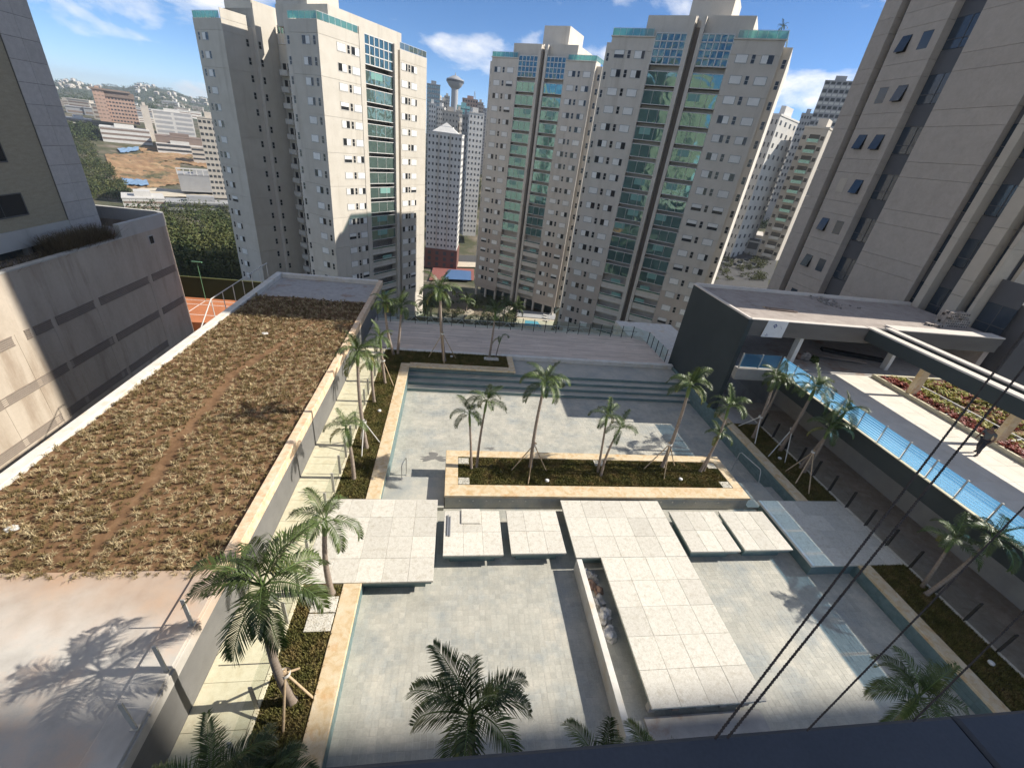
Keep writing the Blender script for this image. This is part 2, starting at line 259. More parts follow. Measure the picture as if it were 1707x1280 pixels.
# ------------------------------------------------------------------ mesh helpers
class MB:
    """collects boxes, tubes and sheets, then becomes ONE mesh object"""
    def __init__(s): s.v = []; s.f = []; s.m = []; s.sm = []
    def add(s, vs, fs, mi=0, smooth=False):
        o = len(s.v); s.v += [tuple(p) for p in vs]
        for f in fs: s.f.append(tuple(i+o for i in f)); s.m.append(mi); s.sm.append(smooth)
    def box(s, x0, x1, y0, y1, z0, z1, mi=0):
        v = [(x0, y0, z0), (x1, y0, z0), (x1, y1, z0), (x0, y1, z0), (x0, y0, z1), (x1, y0, z1), (x1, y1, z1), (x0, y1, z1)]
        s.add(v, [(0, 3, 2, 1), (4, 5, 6, 7), (0, 1, 5, 4), (1, 2, 6, 5), (2, 3, 7, 6), (3, 0, 4, 7)], mi); return s
    def slab(s, x0, x1, y0, y1, z0, z1, b=0.008, mi=0):
        """box with a small chamfer round its top edge"""
        v = [(x0, y0, z0), (x1, y0, z0), (x1, y1, z0), (x0, y1, z0), (x0, y0, z1-b), (x1, y0, z1-b), (x1, y1, z1-b), (x0, y1, z1-b),
             (x0+b, y0+b, z1), (x1-b, y0+b, z1), (x1-b, y1-b, z1), (x0+b, y1-b, z1)]
        f = [(0, 3, 2, 1), (8, 9, 10, 11)]
        for i in range(4):
            j = (i+1) % 4; f += [(i, j, 4+j, 4+i), (4+i, 4+j, 8+j, 8+i)]
        s.add(v, f, mi); return s
    def beam(s, p, q, wd, ht, mi=0, upv=(0, 0, 1)):
        p = Vector(p); q = Vector(q); d = (q-p).normalized(); u = Vector(upv)
        sd = d.cross(u)
        if sd.length < 1e-4: sd = d.cross(Vector((1, 0, 0)))
        sd.normalize(); u = sd.cross(d).normalized()
        v = []
        for c in (p, q):
            for a, b in ((-1, -1), (1, -1), (1, 1), (-1, 1)): v.append(c+sd*(a*wd/2)+u*(b*ht/2))
        s.add(v, [(0, 1, 2, 3), (7, 6, 5, 4), (0, 4, 5, 1), (1, 5, 6, 2), (2, 6, 7, 3), (3, 7, 4, 0)], mi); return s
    def tube(s, pts, rad, n=8, mi=0, cap=True):
        pts = [Vector(p) for p in pts]; rad = rad if isinstance(rad, (list, tuple)) else [rad]*len(pts)
        v = []; f = []; prev = None
        for i, p in enumerate(pts):
            d = (pts[min(i+1, len(pts)-1)]-pts[max(i-1, 0)]).normalized()
            a = prev if prev is not None else (Vector((1, 0, 0)) if abs(d.x) < 0.9 else Vector((0, 1, 0)))
            a = (a-d*a.dot(d)).normalized(); prev = a; b = d.cross(a)
            for k in range(n):
                t = 2*math.pi*k/n; v.append(p+(a*math.cos(t)+b*math.sin(t))*rad[i])
        for i in range(len(pts)-1):
            for k in range(n):
                k2 = (k+1) % n; f.append((i*n+k, i*n+k2, (i+1)*n+k2, (i+1)*n+k))
        s.add(v, f, mi, True)
        if cap: s.add(v[:n], [tuple(range(n-1, -1, -1))], mi); s.add(v[-n:], [tuple(range(n))], mi)
        return s
    def mesh(s, name, mats):
        me = bpy.data.meshes.new(name); me.from_pydata(s.v, [], s.f)
        for m in (mats if isinstance(mats, (list, tuple)) else [mats]): me.materials.append(MAT[m])
        me.polygons.foreach_set('material_index', s.m); me.polygons.foreach_set('use_smooth', s.sm)
        me.update(); return me
    def build(s, name, mats, parent=None, loc=None, rz=None):
        return inst(name, s.mesh(name, mats), parent, loc, rz)
def inst(name, me, parent=None, loc=None, rz=None, rot=None, sc=None):
    o = bpy.data.objects.new(name, me); col.objects.link(o)
    if parent is not None: o.parent = parent
    if loc is not None: o.location = loc
    if rz is not None: o.rotation_euler.z = rz
    if rot is not None: o.rotation_euler = rot
    if sc is not None: o.scale = (sc, sc, sc) if isinstance(sc, (int, float)) else sc
    return o
def np_mesh(name, V, F, mats, mi=None, smooth=False):
    """mesh from numpy arrays (all faces the same corner count)"""
    me = bpy.data.meshes.new(name); V = np.asarray(V, np.float32); F = np.asarray(F, np.int32); k = F.shape[1]
    me.vertices.add(len(V)); me.vertices.foreach_set('co', V.ravel())
    me.loops.add(F.size); me.loops.foreach_set('vertex_index', F.ravel())
    me.polygons.add(len(F)); me.polygons.foreach_set('loop_start', np.arange(0, F.size, k, dtype=np.int32))
    for m in (mats if isinstance(mats, (list, tuple)) else [mats]): me.materials.append(MAT[m])
    if mi is not None: me.polygons.foreach_set('material_index', np.asarray(mi, np.int32))
    me.polygons.foreach_set('use_smooth', np.full(len(F), smooth)); me.update(calc_edges=True); me.validate(); return me
def tag(o, label=None, cat=None, group=None, kind=None):
    if label: o['label'] = label
    if cat: o['category'] = cat
    if group: o['group'] = group
    if kind: o['kind'] = kind
    return o
def thing(name, label, cat, loc=(0, 0, 0), rz=0, group=None):
    o = bpy.data.objects.new(name, None); col.objects.link(o); o.location = loc; o.rotation_euler.z = rz; o.empty_display_size = 0.3
    return tag(o, label, cat, group)

def part(mb, name, mats, root, kind=None, label=None):
    """a child mesh drawn in world coordinates under an unrotated thing"""
    o = mb.build(name, mats, root, loc=-root.location)
    return tag(o, label, kind=kind)
def struct(name, mb, mats): return tag(mb.build(name, mats), kind='structure')

# ================================================================== the pool court
def tile_array(x0, x1, y0, y1, z, sx, sy, gap=0.006, th=0.02, bev=0.0015, jit=0.0006, skip=None):
    nx = max(1, int(round((x1-x0)/sx))); ny = max(1, int(round((y1-y0)/sy))); sx = (x1-x0)/nx; sy = (y1-y0)/ny
    X, Y = np.meshgrid(x0+sx*np.arange(nx), y0+sy*np.arange(ny)); X = X.ravel(); Y = Y.ravel()
    if skip is not None:
        k = ~skip(X+sx/2, Y+sy/2); X = X[k]; Y = Y[k]
    n = len(X); zt = z+rng.normal(0, jit, n)
    a = [X+gap/2, X+sx-gap/2]; b = [Y+gap/2, Y+sy-gap/2]
    low = z-th
    V = np.zeros((n, 8, 3))
    for i, (p, q) in enumerate(((0, 0), (1, 0), (1, 1), (0, 1))):
        V[:, i, 0] = a[p]; V[:, i, 1] = b[q]; V[:, i, 2] = low
        V[:, 4+i, 0] = a[p]+(bev if p == 0 else -bev); V[:, 4+i, 1] = b[q]+(bev if q == 0 else -bev); V[:, 4+i, 2] = zt
    F0 = np.array([(4, 5, 6, 7), (0, 1, 5, 4), (1, 2, 6, 5), (2, 3, 7, 6), (3, 0, 4, 7)])
    F = (F0[None]+8*np.arange(n)[:, None, None]).reshape(-1, 4)
    return V.reshape(-1, 3), F
def tile_field(name, parent, m, *a, **k):
    V, F = tile_array(*a, **k); return tag(inst(name, np_mesh(name, V, F, m), parent), kind='stuff')

PX0, PX1 = -2.68, 18.0
f = MB()
f.box(PX0-0.3, PX1+0.3, 1.0, 16.0, -2.0, -0.704)
f.box(PX0-0.3, PX1+0.3, 16.0, 30.0, -2.2, -1.204)
pf = struct('pool_floor', f, 'pool_grout')
tile_field('floor_tiles', pf, 'pool_tile', PX0, PX1, 1.4, 16.0, -0.70, 0.2, 0.2, skip=lambda x, y: (x > 0.14) & (x < 15.2) & (y > 14.35))
tile_field('floor_tiles', pf, 'pool_tile', PX0, PX1, 16.0, 25.5, -1.20, 0.2, 0.2, skip=lambda x, y: (x > 0.14) & (x < 15.2) & (y < 17.4))
# shallow shelf behind the wide left platform and the step down beside the right walkway
f = MB(); f.box(PX0, 0.10, 14.16, 16.15, -1.25, -0.50); f.box(PX0, 0.10, 16.15, 16.5, -1.25, -0.82); f.box(15.35, 17.3, 14.30, 16.1, -1.25, -0.52)
struct('pool_shelf', f, 'pool_tile')
# steps at the far end
f = MB(); y = 25.45
for i, zt in enumerate((-0.975, -0.75, -0.525, -0.30)):
    f.slab(PX0+0.004, PX1-0.004, y, 29.28 if i == 3 else y+0.53, -1.22, zt, 0.012); y += 0.5
st = struct('pool_steps', f, 'pool_tile')
y = 25.45
for i, zt in enumerate((-0.975, -0.75, -0.525, -0.30)):
    f = MB(); f.box(PX0+0.006, PX1-0.006, y-0.012, y+0.02, zt-0.222, zt-0.014); f.build('riser', 'pool_wall_tile', st); y += 0.5  # dark teal faces put the shade of the risers into their colour
# pool walls, tiled teal
f = MB()
f.box(-3.2, PX0, 1.0, 27.0, -1.4, -0.10); f.box(PX1, PX1+0.42, 1.0, 29.3, -1.4, -0.10); f.box(-3.2, 4.75, 27.0, 27.3, -1.4, -0.055)
f.box(4.45, 4.75, 27.3, 29.4, -1.4, -0.055); f.box(4.75, PX1, 29.28, 29.5, -1.4, -0.31)
pw = struct('pool_wall', f, 'pool_wall_tile')
def wall_tiles(parent, axis, c, a0, a1, z0, z1, sgn):
    V, F = tile_array(a0, a1, z0, z1, 0.0, 0.2, 0.2, th=0.012)
    W = np.zeros_like(V)
    if axis == 'x': W[:, 0] = c+sgn*(V[:, 2]+0.010); W[:, 1] = V[:, 0]; W[:, 2] = V[:, 1]
    else: W[:, 1] = c+sgn*(V[:, 2]+0.010); W[:, 0] = V[:, 0]; W[:, 2] = V[:, 1]
    if (axis == 'x') == (sgn < 0): F = F[:, ::-1]
    tag(inst('wall_tiles', np_mesh('wall_tiles', W, F, 'pool_wall_tile'), parent), kind='stuff')
wall_tiles(pw, 'x', PX0, 1.4, 26.9, -1.2, -0.06, 1); wall_tiles(pw, 'x', PX1, 1.4, 29.2, -1.2, -0.06, -1)
wall_tiles(pw, 'y', 26.99, -2.66, 4.74, -0.5, -0.06, -1); wall_tiles(pw, 'y', 29.27, 4.8, 17.9, -0.3, -0.06, -1)
# travertine coping
f = MB()
f.slab(-3.27, -2.66, 1.0, 10.09, -0.12, 0.0, 0.015); f.slab(-3.27, -2.66, 14.16, 27.20, -0.12, 0.0, 0.015)
f.slab(-2.655, 4.80, 26.78, 27.38, -0.12, 0.0, 0.015); f.slab(4.36, 4.80, 27.385, 29.30, -0.12, 0.0, 0.015)
struct('coping', f, 'travertine')
f = MB(); f.slab(17.98, 18.55, 1.0, 10.44, -0.12, 0.0, 0.015); f.slab(17.98, 18.55, 14.27, 22.5, -0.12, 0.0, 0.015); struct('coping', f, 'travertine')
f = MB(); f.slab(-4.6, 18.1, 29.24, 29.62, -0.3, 0.006, 0.012); struct('coping', f, 'parapet_white')
# island planter in the pool
isl = thing('planter_island', 'long travertine-edged planting island in the middle of the pool', 'planter', (7.6, 15.9, -1.2))
f = MB()
for q in ((0.14, 15.2, 14.32, 14.46), (0.14, 15.2, 17.30, 17.44), (0.14, 0.30, 14.46, 17.30), (15.04, 15.2, 14.46, 17.30)): f.box(*q, -1.25, -0.02)
part(f, 'wall', 'pool_tile', isl)
f = MB()
f.slab(0.10, 15.24, 14.28, 15.0, -0.02, 0.12, 0.015); f.slab(0.10, 15.24, 17.02, 17.52, -0.02, 0.12, 0.015); f.slab(0.10, 0.70, 15.004, 17.016, -0.02, 0.12, 0.015); f.slab(14.72, 15.24, 15.004, 17.016, -0.02, 0.12, 0.015)
part(f, 'coping', 'travertine', isl)
f = MB(); f.box(0.70, 14.72, 15.0, 17.02, -0.6, 0.03); part(f, 'soil_bed', 'lawn_soil', isl)
f = MB()
for i in range(24):
    f.tube([(0.8+i*0.61, 14.318, -0.22), (0.8+i*0.61, 14.30, -0.22)], 0.035, 10)
part(f, 'underwater_lights', 'steel', isl, kind='stuff')
for (x, y) in ((0.98, 16.72), (0.98, 15.28), (8.05, 16.78), (14.45, 16.75), (14.45, 15.27)):
    f = MB(); f.slab(x-0.26, x+0.26, y-0.22, y+0.22, 0.03, 0.10, 0.01); part(f, 'stepping_slab', 'stone_white', isl)

# stone platforms laid over the water, every slab its own piece
def platform(label, blocks, th=0.075, drop=0.30):
    x0 = min(b[0] for b in blocks); x1 = max(b[1] for b in blocks); y0 = min(b[2] for b in blocks); y1 = max(b[3] for b in blocks)
    t = thing('stone_platform', label, 'platform', ((x0+x1)/2, (y0+y1)/2, -0.7), group='stone platforms over the pool')
    f = MB()
    for b in blocks: f.box(b[0]+0.28, b[1]-0.28, b[2]+0.28, b[3]-0.28, -0.72, -th-0.012); f.box(b[0]+0.06, b[1]-0.06, b[2]+0.06, b[3]-0.06, -th-0.16, -th-0.010)
    part(f, 'base', 'pool_wall_tile', t)
    for (a0, a1, c0, c1, nx, ny) in blocks:
        sx = (a1-a0)/nx; sy = (c1-c0)/ny
        me = MB().slab(0.003, sx-0.003, 0.003, sy-0.003, -th, 0, 0.006).mesh('slab', 'stone_white')
        for i in range(nx):
            for j in range(ny):
                inst('slab', me, t, Vector((a0+i*sx, c0+j*sy, random.uniform(-0.003, 0.003)))-t.location)
    return t
platform('wide square stone platform joined to the left path', [(-4.72, -0.17, 10.10, 14.15, 5, 4)])
platform('small stone platform with a loose slab and metal channels on it', [(0.14, 2.51, 11.19, 13.50, 3, 2)])
platform('small stone platform just left of the long stone walkway', [(2.82, 5.08, 11.24, 13.51, 3, 2)])
platform('long stone walkway platform running through the middle of the pool', [(5.43, 10.25, 11.02, 14.17, 5, 3), (6.46, 10.25, 5.70, 11.016, 4, 5)])
platform('small stone platform just right of the long stone walkway', [(10.53, 12.86, 11.24, 13.51, 3, 2)])
platform('small stone platform nearest the walkway in the right shade', [(13.08, 15.42, 11.28, 13.53, 3, 2)])
# loose things on the second platform
t = MB().slab(0.86, 1.66, 12.75, 13.56, 0.005, 0.055, 0.006); tag(t.build('loose_slab', 'stone_white'), 'loose stone slab left lying askew across the small platform', 'slab')
f = MB(); f.box(0.28, 0.33, 12.12, 13.22, 0.004, 0.05); f.box(0.37, 0.41, 12.10, 13.15, 0.004, 0.045)
tag(f.build('metal_channels', 'steel'), 'pair of thin metal channels lying on the small platform', 'metal channel')
# walkway on the right
wk = thing('stone_walkway', 'raised stone walkway across the right end of the pool', 'walkway', (18, 12.3, -0.7))
f = MB(); f.box(15.86, 20.3, 10.55, 14.2, -0.72, -0.09); part(f, 'base', 'pool_wall_tile', wk)
f = MB(); f.slab(15.70, 15.86, 10.45, 14.26, -0.10, 0.004, 0.01); part(f, 'edge_stone', 'white_metal', wk)
for i in range(5):
    for j in range(4):
        f = MB(); f.slab(15.866+i*0.885, 15.866+(i+1)*0.885-0.005, 10.45+j*0.95, 10.45+(j+1)*0.95-0.005, -0.08, 0, 0.006); part(f, 'slab', 'stone_white', wk)
# service slot beside the long walkway
f = MB(); f.slab(5.44, 5.66, 5.1, 10.98, -0.72, -0.03, 0.012); tag(f.build('low_wall', 'parapet_white'), 'thin low white wall along the debris-filled slot', 'wall')
f = MB(); f.box(5.66, 6.52, 4.9, 11.0, -1.6, -0.95); f.box(6.40, 10.3, 4.2, 5.75, -1.6, -0.62); tag(f.build('slot_floor', 'concrete_grey'), kind='structure')
f = MB()
for i in range(5): f.box(6.56+i*0.8, 6.78+i*0.8, 5.86, 6.05, -0.62, -0.10)
tag(f.build('support_blocks', 'concrete_grey'), 'row of grey blocks holding up the near end of the walkway', 'block')

def crumple(name, mats, c, s, seed, flat=0.7):
    rs = random.Random(seed); bm = bmesh.new(); bmesh.ops.create_icosphere(bm, subdivisions=3, radius=1)
    ph = [rs.uniform(0, 6) for _ in range(9)]
    for v in bm.verts:
        d = v.co.normalized(); k = 1+0.16*math.sin(3*d.x+ph[0]+2*d.y)+0.14*math.sin(6*d.y+ph[1]+3*d.z)+0.10*math.sin(11*d.z+ph[2]+5*d.x)+0.07*math.sin(17*d.x+ph[3]-9*d.y)+rs.uniform(-.05, .05)
        z = d.z*k
        v.co = Vector((d.x*k*s, d.y*k*s, max(z, -0.55)*s*flat+0.55*s*flat))
    me = bpy.data.meshes.new(name); bm.to_mesh(me); bm.free(); me.materials.append(MAT[mats])
    o = inst(name, me, None, c, rs.uniform(0, 6)); return o
lab = ['topmost', 'second', 'third', 'fourth', 'fifth', 'sixth']
for i, (x, y, s, m) in enumerate(((5.85, 10.72, .24, 'bag_silver'), (6.16, 10.62, .26, 'bag_silver'), (5.92, 10.25, .23, 'bag_brown'), (6.20, 10.02, .22, 'bag_brown'), (6.10, 9.55, .26, 'bag_silver'), (6.12, 8.95, .30, 'bag_silver'), (6.12, 8.33, .27, 'bag_silver'))):
    l = ['silvery plastic sack at the far left corner of the slot', 'silvery plastic sack at the far right corner of the slot', 'brownish crumpled sack beside the end of the low wall', 'brownish crumpled sack tight against the stone walkway', 'shiny grey sack, third from the near end of the heap', 'big shiny grey sack, second from the near end', 'grey sack at the near end of the heap in the slot'][i]
    tag(crumple('plastic_sack', m, (x, y, -0.95+0.12), s, 40+i, 0.9), l, 'sack', 'sacks of rubbish in the slot')
for i, (x, y, s) in enumerate(((5.98, 7.75, .09), (6.22, 7.4, .12), (6.28, 7.05, .10), (6.30, 6.3, .13), (6.27, 6.05, .10))):
    tag(crumple('rubble_lump', 'rubble', (x, y, -0.96), s, 70+i, 0.7), ['small lump of rubble just below the sacks', 'rubble lump half way down the slot', 'second rubble lump half way down the slot', 'rubble lump near the open end of the slot', 'last rubble lump at the open end of the slot'][i], 'rubble', 'lumps of rubble in the slot')

def puddle(label, c, s, z, seed):
    rs = random.Random(seed); f = MB(); n_ = 40; v = [(0, 0, z)]
    for i in range(n_):
        a = i/n_*6.283; r_ = s*(1+.35*math.sin(3*a+seed)+.25*math.sin(5*a+2*seed)+.18*math.sin(11*a)+rs.uniform(-.1, .1)); v.append((r_*1.5*math.cos(a), r_*.7*math.sin(a), z))
    f.add([(p[0]+c[0], p[1]+c[1], p[2]) for p in v], [(0, 1+i, 1+(i+1) % n_) for i in range(n_)], 0); tag(f.build('wet_patch', 'wet_tile'), label, 'puddle')
puddle('dark wet patch drying on the upper pool floor by the left handrail', (-0.55, 18.5), .42, -1.195, 3)
puddle('small wet patch on the upper pool floor behind the island', (2.6, 19.4), .16, -1.195, 5)
# garden beds, path and deck
f = MB(); f.box(-4.62, -3.27, 1.0, 10.10, -1.2, -0.05); f.box(-4.62, -3.27, 14.15, 29.30, -1.2, -0.05); f.box(-3.27, 4.40, 27.3, 29.30, -1.2, -0.05)
struct('garden_bed', f, 'lawn_soil')
f = MB(); f.box(18.55, 20.30, 1.0, 10.45, -1.2, -0.05); f.box(18.55, 20.30, 14.26, 21.2, -1.2, -0.05); struct('garden_bed', f, 'lawn_soil')
f = MB(); f.box(-2.68, 17.9, 0.8, 4.2, -1.0, -0.31); struct('garden_bed', f, 'lawn_soil')
f = MB(); f.box(-6.33, -4.62, 0.6, 36.0, -1.2, -0.06); pth = struct('path_base', f, 'concrete_grey')
y = 1.2; i = 0
me = MB().slab(0.004, 1.60, 0.004, 1.166, -0.05, 0, 0.006).mesh('path_slab', 'stone_path')
while y < 28.2:
    inst('path_slab', me, pth, (-6.33, y, random.uniform(-.002, .002))); y += 1.17
f = MB(); f.slab(-4.72, -4.60, 1.0, 10.08, -0.3, 0.02, 0.01); f.slab(-4.72, -4.60, 14.18, 29.3, -0.3, 0.02, 0.01); struct('kerb', f, 'stone_path')
f = MB(); f.box(20.30, 23.6, 0.6, 24.0, -1.2, -0.012); f.box(18.5, 20.3, 21.2, 24.0, -1.2, -0.012); pr = struct('path_base', f, 'concrete_grey')
for i in range(3):
    for j in range(21):
        f = MB(); f.slab(20.42+i*1.04, 20.42+(i+1)*1.04-0.006, 1.1+j*1.04, 1.1+(j+1)*1.04-0.006, -0.01, 0.012, 0.004)
        f.build('path_slab', 'path_brown', pr)
f = MB(); f.slab(20.30, 20.415, 1.0, 24.0, -0.3, 0.03, 0.01); struct('kerb', f, 'stone_white')
for (x0, x1, y0, y1) in ((-4.10, -3.30, 9.02, 9.58), (-4.10, -3.30, 8.39, 8.98)):
    f = MB(); f.slab(x0, x1, y0, y1, -0.05, 0.03, 0.008)
    tag(f.build('stepping_slab', 'stone_white'), 'white stepping slab in the left bed, ' + ('farther' if y0 > 9 else 'nearer') + ' of the pair', 'slab', 'stepping slabs in the left bed')
f = MB(); f.slab(2.6, 3.7, 28.35, 28.85, -0.05, 0.03, 0.01); tag(f.build('stepping_slab', 'stone_white'), 'pale rectangular slab at the right end of the far shaded bed', 'slab')
# wooden deck beyond the steps
f = MB(); f.box(-6.3, 17.62, 29.62, 35.2, -0.6, -0.035); f.box(-6.33, -4.6, 28.3, 29.4, -0.5, -0.04)
dk = struct('deck', f, 'slot_brown')
Vs = []; Fs = []; off = 0; y = 29.63
while y < 35.1:
    x = -6.3 - random.uniform(0, 2)
    xs = [-6.3]
    while xs[-1] < 17.6: xs.append(min(17.6, xs[-1]+random.uniform(1.6, 3.2)))
    for p, q in zip(xs, xs[1:]):
        V, F = tile_array(p, q, y, y+0.14, 0.0, 99, 99, gap=0.008, th=0.03, bev=0.004); Vs.append(V); Fs.append(F+off); off += len(V)
    y += 0.14
tag(inst('boards', np_mesh('boards', np.vstack(Vs), np.vstack(Fs), 'deck_wood'), dk), kind='stuff')

# glass balustrades: post and pane, each its own part
def balustrade(label, pts, step, h, mpost, pane='clear_glass', pw=0.06, pd=0.03, skip=()):
    t = thing('glass_balustrade', label, 'balustrade', pts[0])
    for (p, q) in zip(pts, pts[1:]):
        p = Vector(p); q = Vector(q); d = q-p; L = d.length; n = max(1, round(L/step)); d = d/n
        ang = math.atan2(d.y, d.x)
        mp = MB().box(-pw/2, pw/2, -pd/2, pd/2, 0, h).mesh('post', mpost)
        mg = MB().box(0.03, d.length-0.03, -0.006, 0.006, 0.08, h-0.03).mesh('glass_pane', pane) if pane else None
        for i in range(n+1):
            inst('post', mp, t, p+d*i-t.location, ang)
            if mg and i < n: inst('glass_pane', mg, t, p+d*i-t.location, ang)
    return t
balustrade('glass balustrade with slim posts along the cream path on the left', [(-4.66, 2.83, 0), (-4.66, 27.4, 0)], 1.17, 1.10, 'post_grey', pw=0.035, pd=0.10)
balustrade('low balustrade with dark posts along the shaded path on the right', [(20.36, 2.0, 0), (20.36, 20.9, 0)], 1.18, 1.05, 'post_dark', pw=0.05, pd=0.14)
balustrade('glass balustrade along the far edge of the wooden deck', [(-6.0, 34.6, 0), (16.45, 34.6, 0), (17.5, 33.5, 0), (17.58, 29.9, 0)], 1.02, 1.12, 'post_dark', pane='rail_glass', pw=0.05, pd=0.05)

# pool hand rails
def handrail(label, pts, r=0.022):
    t = thing('pool_handrail', label, 'handrail', pts[0]); f = MB(); f.tube(pts, r, 8); part(f, 'rail', 'steel', t)
    f = MB()
    for p in (pts[0], pts[-1]): f.tube([p, (p[0], p[1], p[2]+0.02)], 0.05, 10)
    part(f, 'foot', 'steel', t); return t
handrail('bent steel handrail at the steps of the left pool shelf', [(-1.95, 16.0, -0.5), (-1.95, 16.0, 0.25), (-1.93, 16.1, 0.36), (-1.85, 16.9, 0.05), (-1.85, 17.05, -0.1), (-1.85, 17.05, -1.2)])
handrail('bent steel handrail at the right end of the pool near the shaded bed', [(16.9, 17.9, -1.2), (16.9, 17.9, 0.1), (16.92, 17.8, 0.22), (17.15, 16.4, 0.22), (17.17, 16.3, 0.1), (17.17, 16.1, -0.5)])

# lawn: thousands of small blades
def blades(n, regions, h, wdt, spread, m, name, label, cat='grass', z=-0.05, per=3, lean=0.6, hvar=.4, mask=None):
    ar = np.array([(r[1]-r[0])*(r[3]-r[2]) for r in regions]); k = rng.choice(len(regions), n, p=ar/ar.sum())
    rg = np.array(regions)[k]; x = rg[:, 0]+rng.random(n)*(rg[:, 1]-rg[:, 0]); y = rg[:, 2]+rng.random(n)*(rg[:, 3]-rg[:, 2])
    zb = rg[:, 4] if rg.shape[1] > 4 else np.full(n, z)
    x = np.repeat(x, per); y = np.repeat(y, per); zb = np.repeat(zb, per); N = len(x)
    a = rng.random(N)*2*np.pi; x = x+np.cos(a)*spread*rng.random(N); y = y+np.sin(a)*spread*rng.random(N)
    hh = h*(1-hvar+2*hvar*rng.random(N)); ln = hh*lean*rng.random(N)*1.4
    px = -np.sin(a)*wdt/2; py = np.cos(a)*wdt/2
    V = np.zeros((N, 4, 3))
    V[:, 0] = np.stack([x-px, y-py, zb], 1); V[:, 1] = np.stack([x+px, y+py, zb], 1)
    tx = x+np.cos(a)*ln; ty = y+np.sin(a)*ln
    V[:, 2] = np.stack([tx+px*.25, ty+py*.25, zb+hh], 1); V[:, 3] = np.stack([tx-px*.25, ty-py*.25, zb+hh], 1)
    F = np.arange(N*4).reshape(N, 4)
    return tag(inst(name, np_mesh(name, V.reshape(-1, 3), F, m)), label, cat, kind='stuff')
blades(26000, [(-4.58, -3.29, 3.5, 10.0), (-4.58, -3.29, 14.2, 29.2), (-3.25, 4.3, 27.42, 29.2)], 0.075, 0.035, 0.06, 'lawn', 'lawn', 'short green ground cover growing in the left garden bed')
blades(24000, [(0.74, 14.68, 15.03, 16.99, 0.03)], 0.07, 0.035, 0.06, 'lawn', 'lawn', 'short brownish green ground cover on the planting island')
blades(13000, [(18.58, 20.27, 3.5, 10.4), (18.58, 20.27, 14.3, 21.1)], 0.075, 0.035, 0.06, 'lawn', 'lawn', 'dark shaded ground cover in the right garden bed')
blades(6000, [(-2.6, 17.8, 1.2, 4.1, -0.3)], 0.1, 0.04, 0.06, 'lawn', 'lawn', 'ground cover in the bed under the near palms')
for i, (x, y, z, l) in enumerate(((-3.75, 21.0, -.02, 'small white garden spotlight in the left bed'), (5.0, 15.35, .05, 'small white spotlight near the left tripod on the island'), (12.1, 15.6, .05, 'small white spotlight near the right tripod on the island'), (0.2, 28.55, -.02, 'small white spotlight in the far shaded bed'), (19.55, 6.35, -.02, 'oval white spotlight in the shaded right bed'), (19.3, 17.6, -.02, 'small pale spotlight in the right bed under the palms'))):
    f = MB(); f.tube([(0, 0, 0), (0, 0, 0.05), (0, 0, 0.11), (0, 0, 0.13)], [0.06, 0.10, 0.10, 0.05], 12); tag(f.build('garden_spotlight', 'white_metal', None, (x, y, z)), l, 'light', 'garden spotlights')

# ================================================================== green roof on the left
gr = thing('green_roof_building', 'low building on the left with a planted roof and pale parapets', 'building', (-10.8, 20, -8))
f = MB(); f.box(-15.0, -6.40, 0.2, 39.4, -8, 1.50); part(f, 'wall', 'wall_grey', gr)
f = MB(); f.box(-6.40, -6.33, 0.2, 36.0, -0.8, 1.75); part(f, 'rendered_wall', 'slate_render', gr)
f = MB(); f.slab(-6.66, -6.30, 9.3, 39.6, 1.50, 1.97, 0.02); part(f, 'parapet', 'rust_stone', gr, label='rust-stained parapet along the path')
f = MB(); f.slab(-15.35, -14.85, 0.2, 39.6, 1.35, 1.97, 0.02); part(f, 'parapet', 'parapet_white', gr, label='cream parapet along the outer edge')
f = MB(); f.slab(-14.845, -6.665, 39.2, 39.6, 1.5, 1.97, 0.02); part(f, 'parapet', 'parapet_white', gr)
f = MB(); f.box(-14.85, -6.66, 33.7, 39.2, 1.5, 1.60); part(f, 'roof_slab', 'concrete_grey', gr, label='bare stained concrete at the far end')
f = MB(); f.slab(-14.85, -6.31, 0.2, 9.295, 1.5, 1.86, 0.015); part(f, 'roof_slab', 'concrete', gr, label='bare pale concrete at the near end')
f = MB(); f.slab(-7.1, -6.35, 0.2, 9.25, 1.86, 1.95, 0.015); part(f, 'edge_strip', 'concrete', gr)
# soil mound as a grid with a trodden trail
nx, ny = 56, 150
gx = np.linspace(-14.86, -6.65, nx); gy = np.linspace(8.72, 33.75, ny); X, Y = np.meshgrid(gx, gy)
trail = np.interp(Y, [8.7, 13.5, 15, 17, 21.6, 25, 30], [-10.3, -10.45, -10.75, -10.9, -11.1, -10.2, -9.2])
Z = 1.80+0.05*np.sin(X*1.3+Y*.7)*np.cos(Y*1.1)+rng.normal(0, 0.018, X.shape)-0.03*np.exp(-((X-trail)/.25)**2)-np.clip((9.3-Y)*0.35, 0, .3)
V = np.stack([X, Y, Z], -1).reshape(-1, 3); I = np.arange(nx*ny).reshape(ny, nx)
F = np.stack([I[:-1, :-1], I[:-1, 1:], I[1:, 1:], I[1:, :-1]], -1).reshape(-1, 4)
tag(inst('soil', np_mesh('soil', V, F, 'soil', smooth=True), gr, -gr.location), kind='stuff')
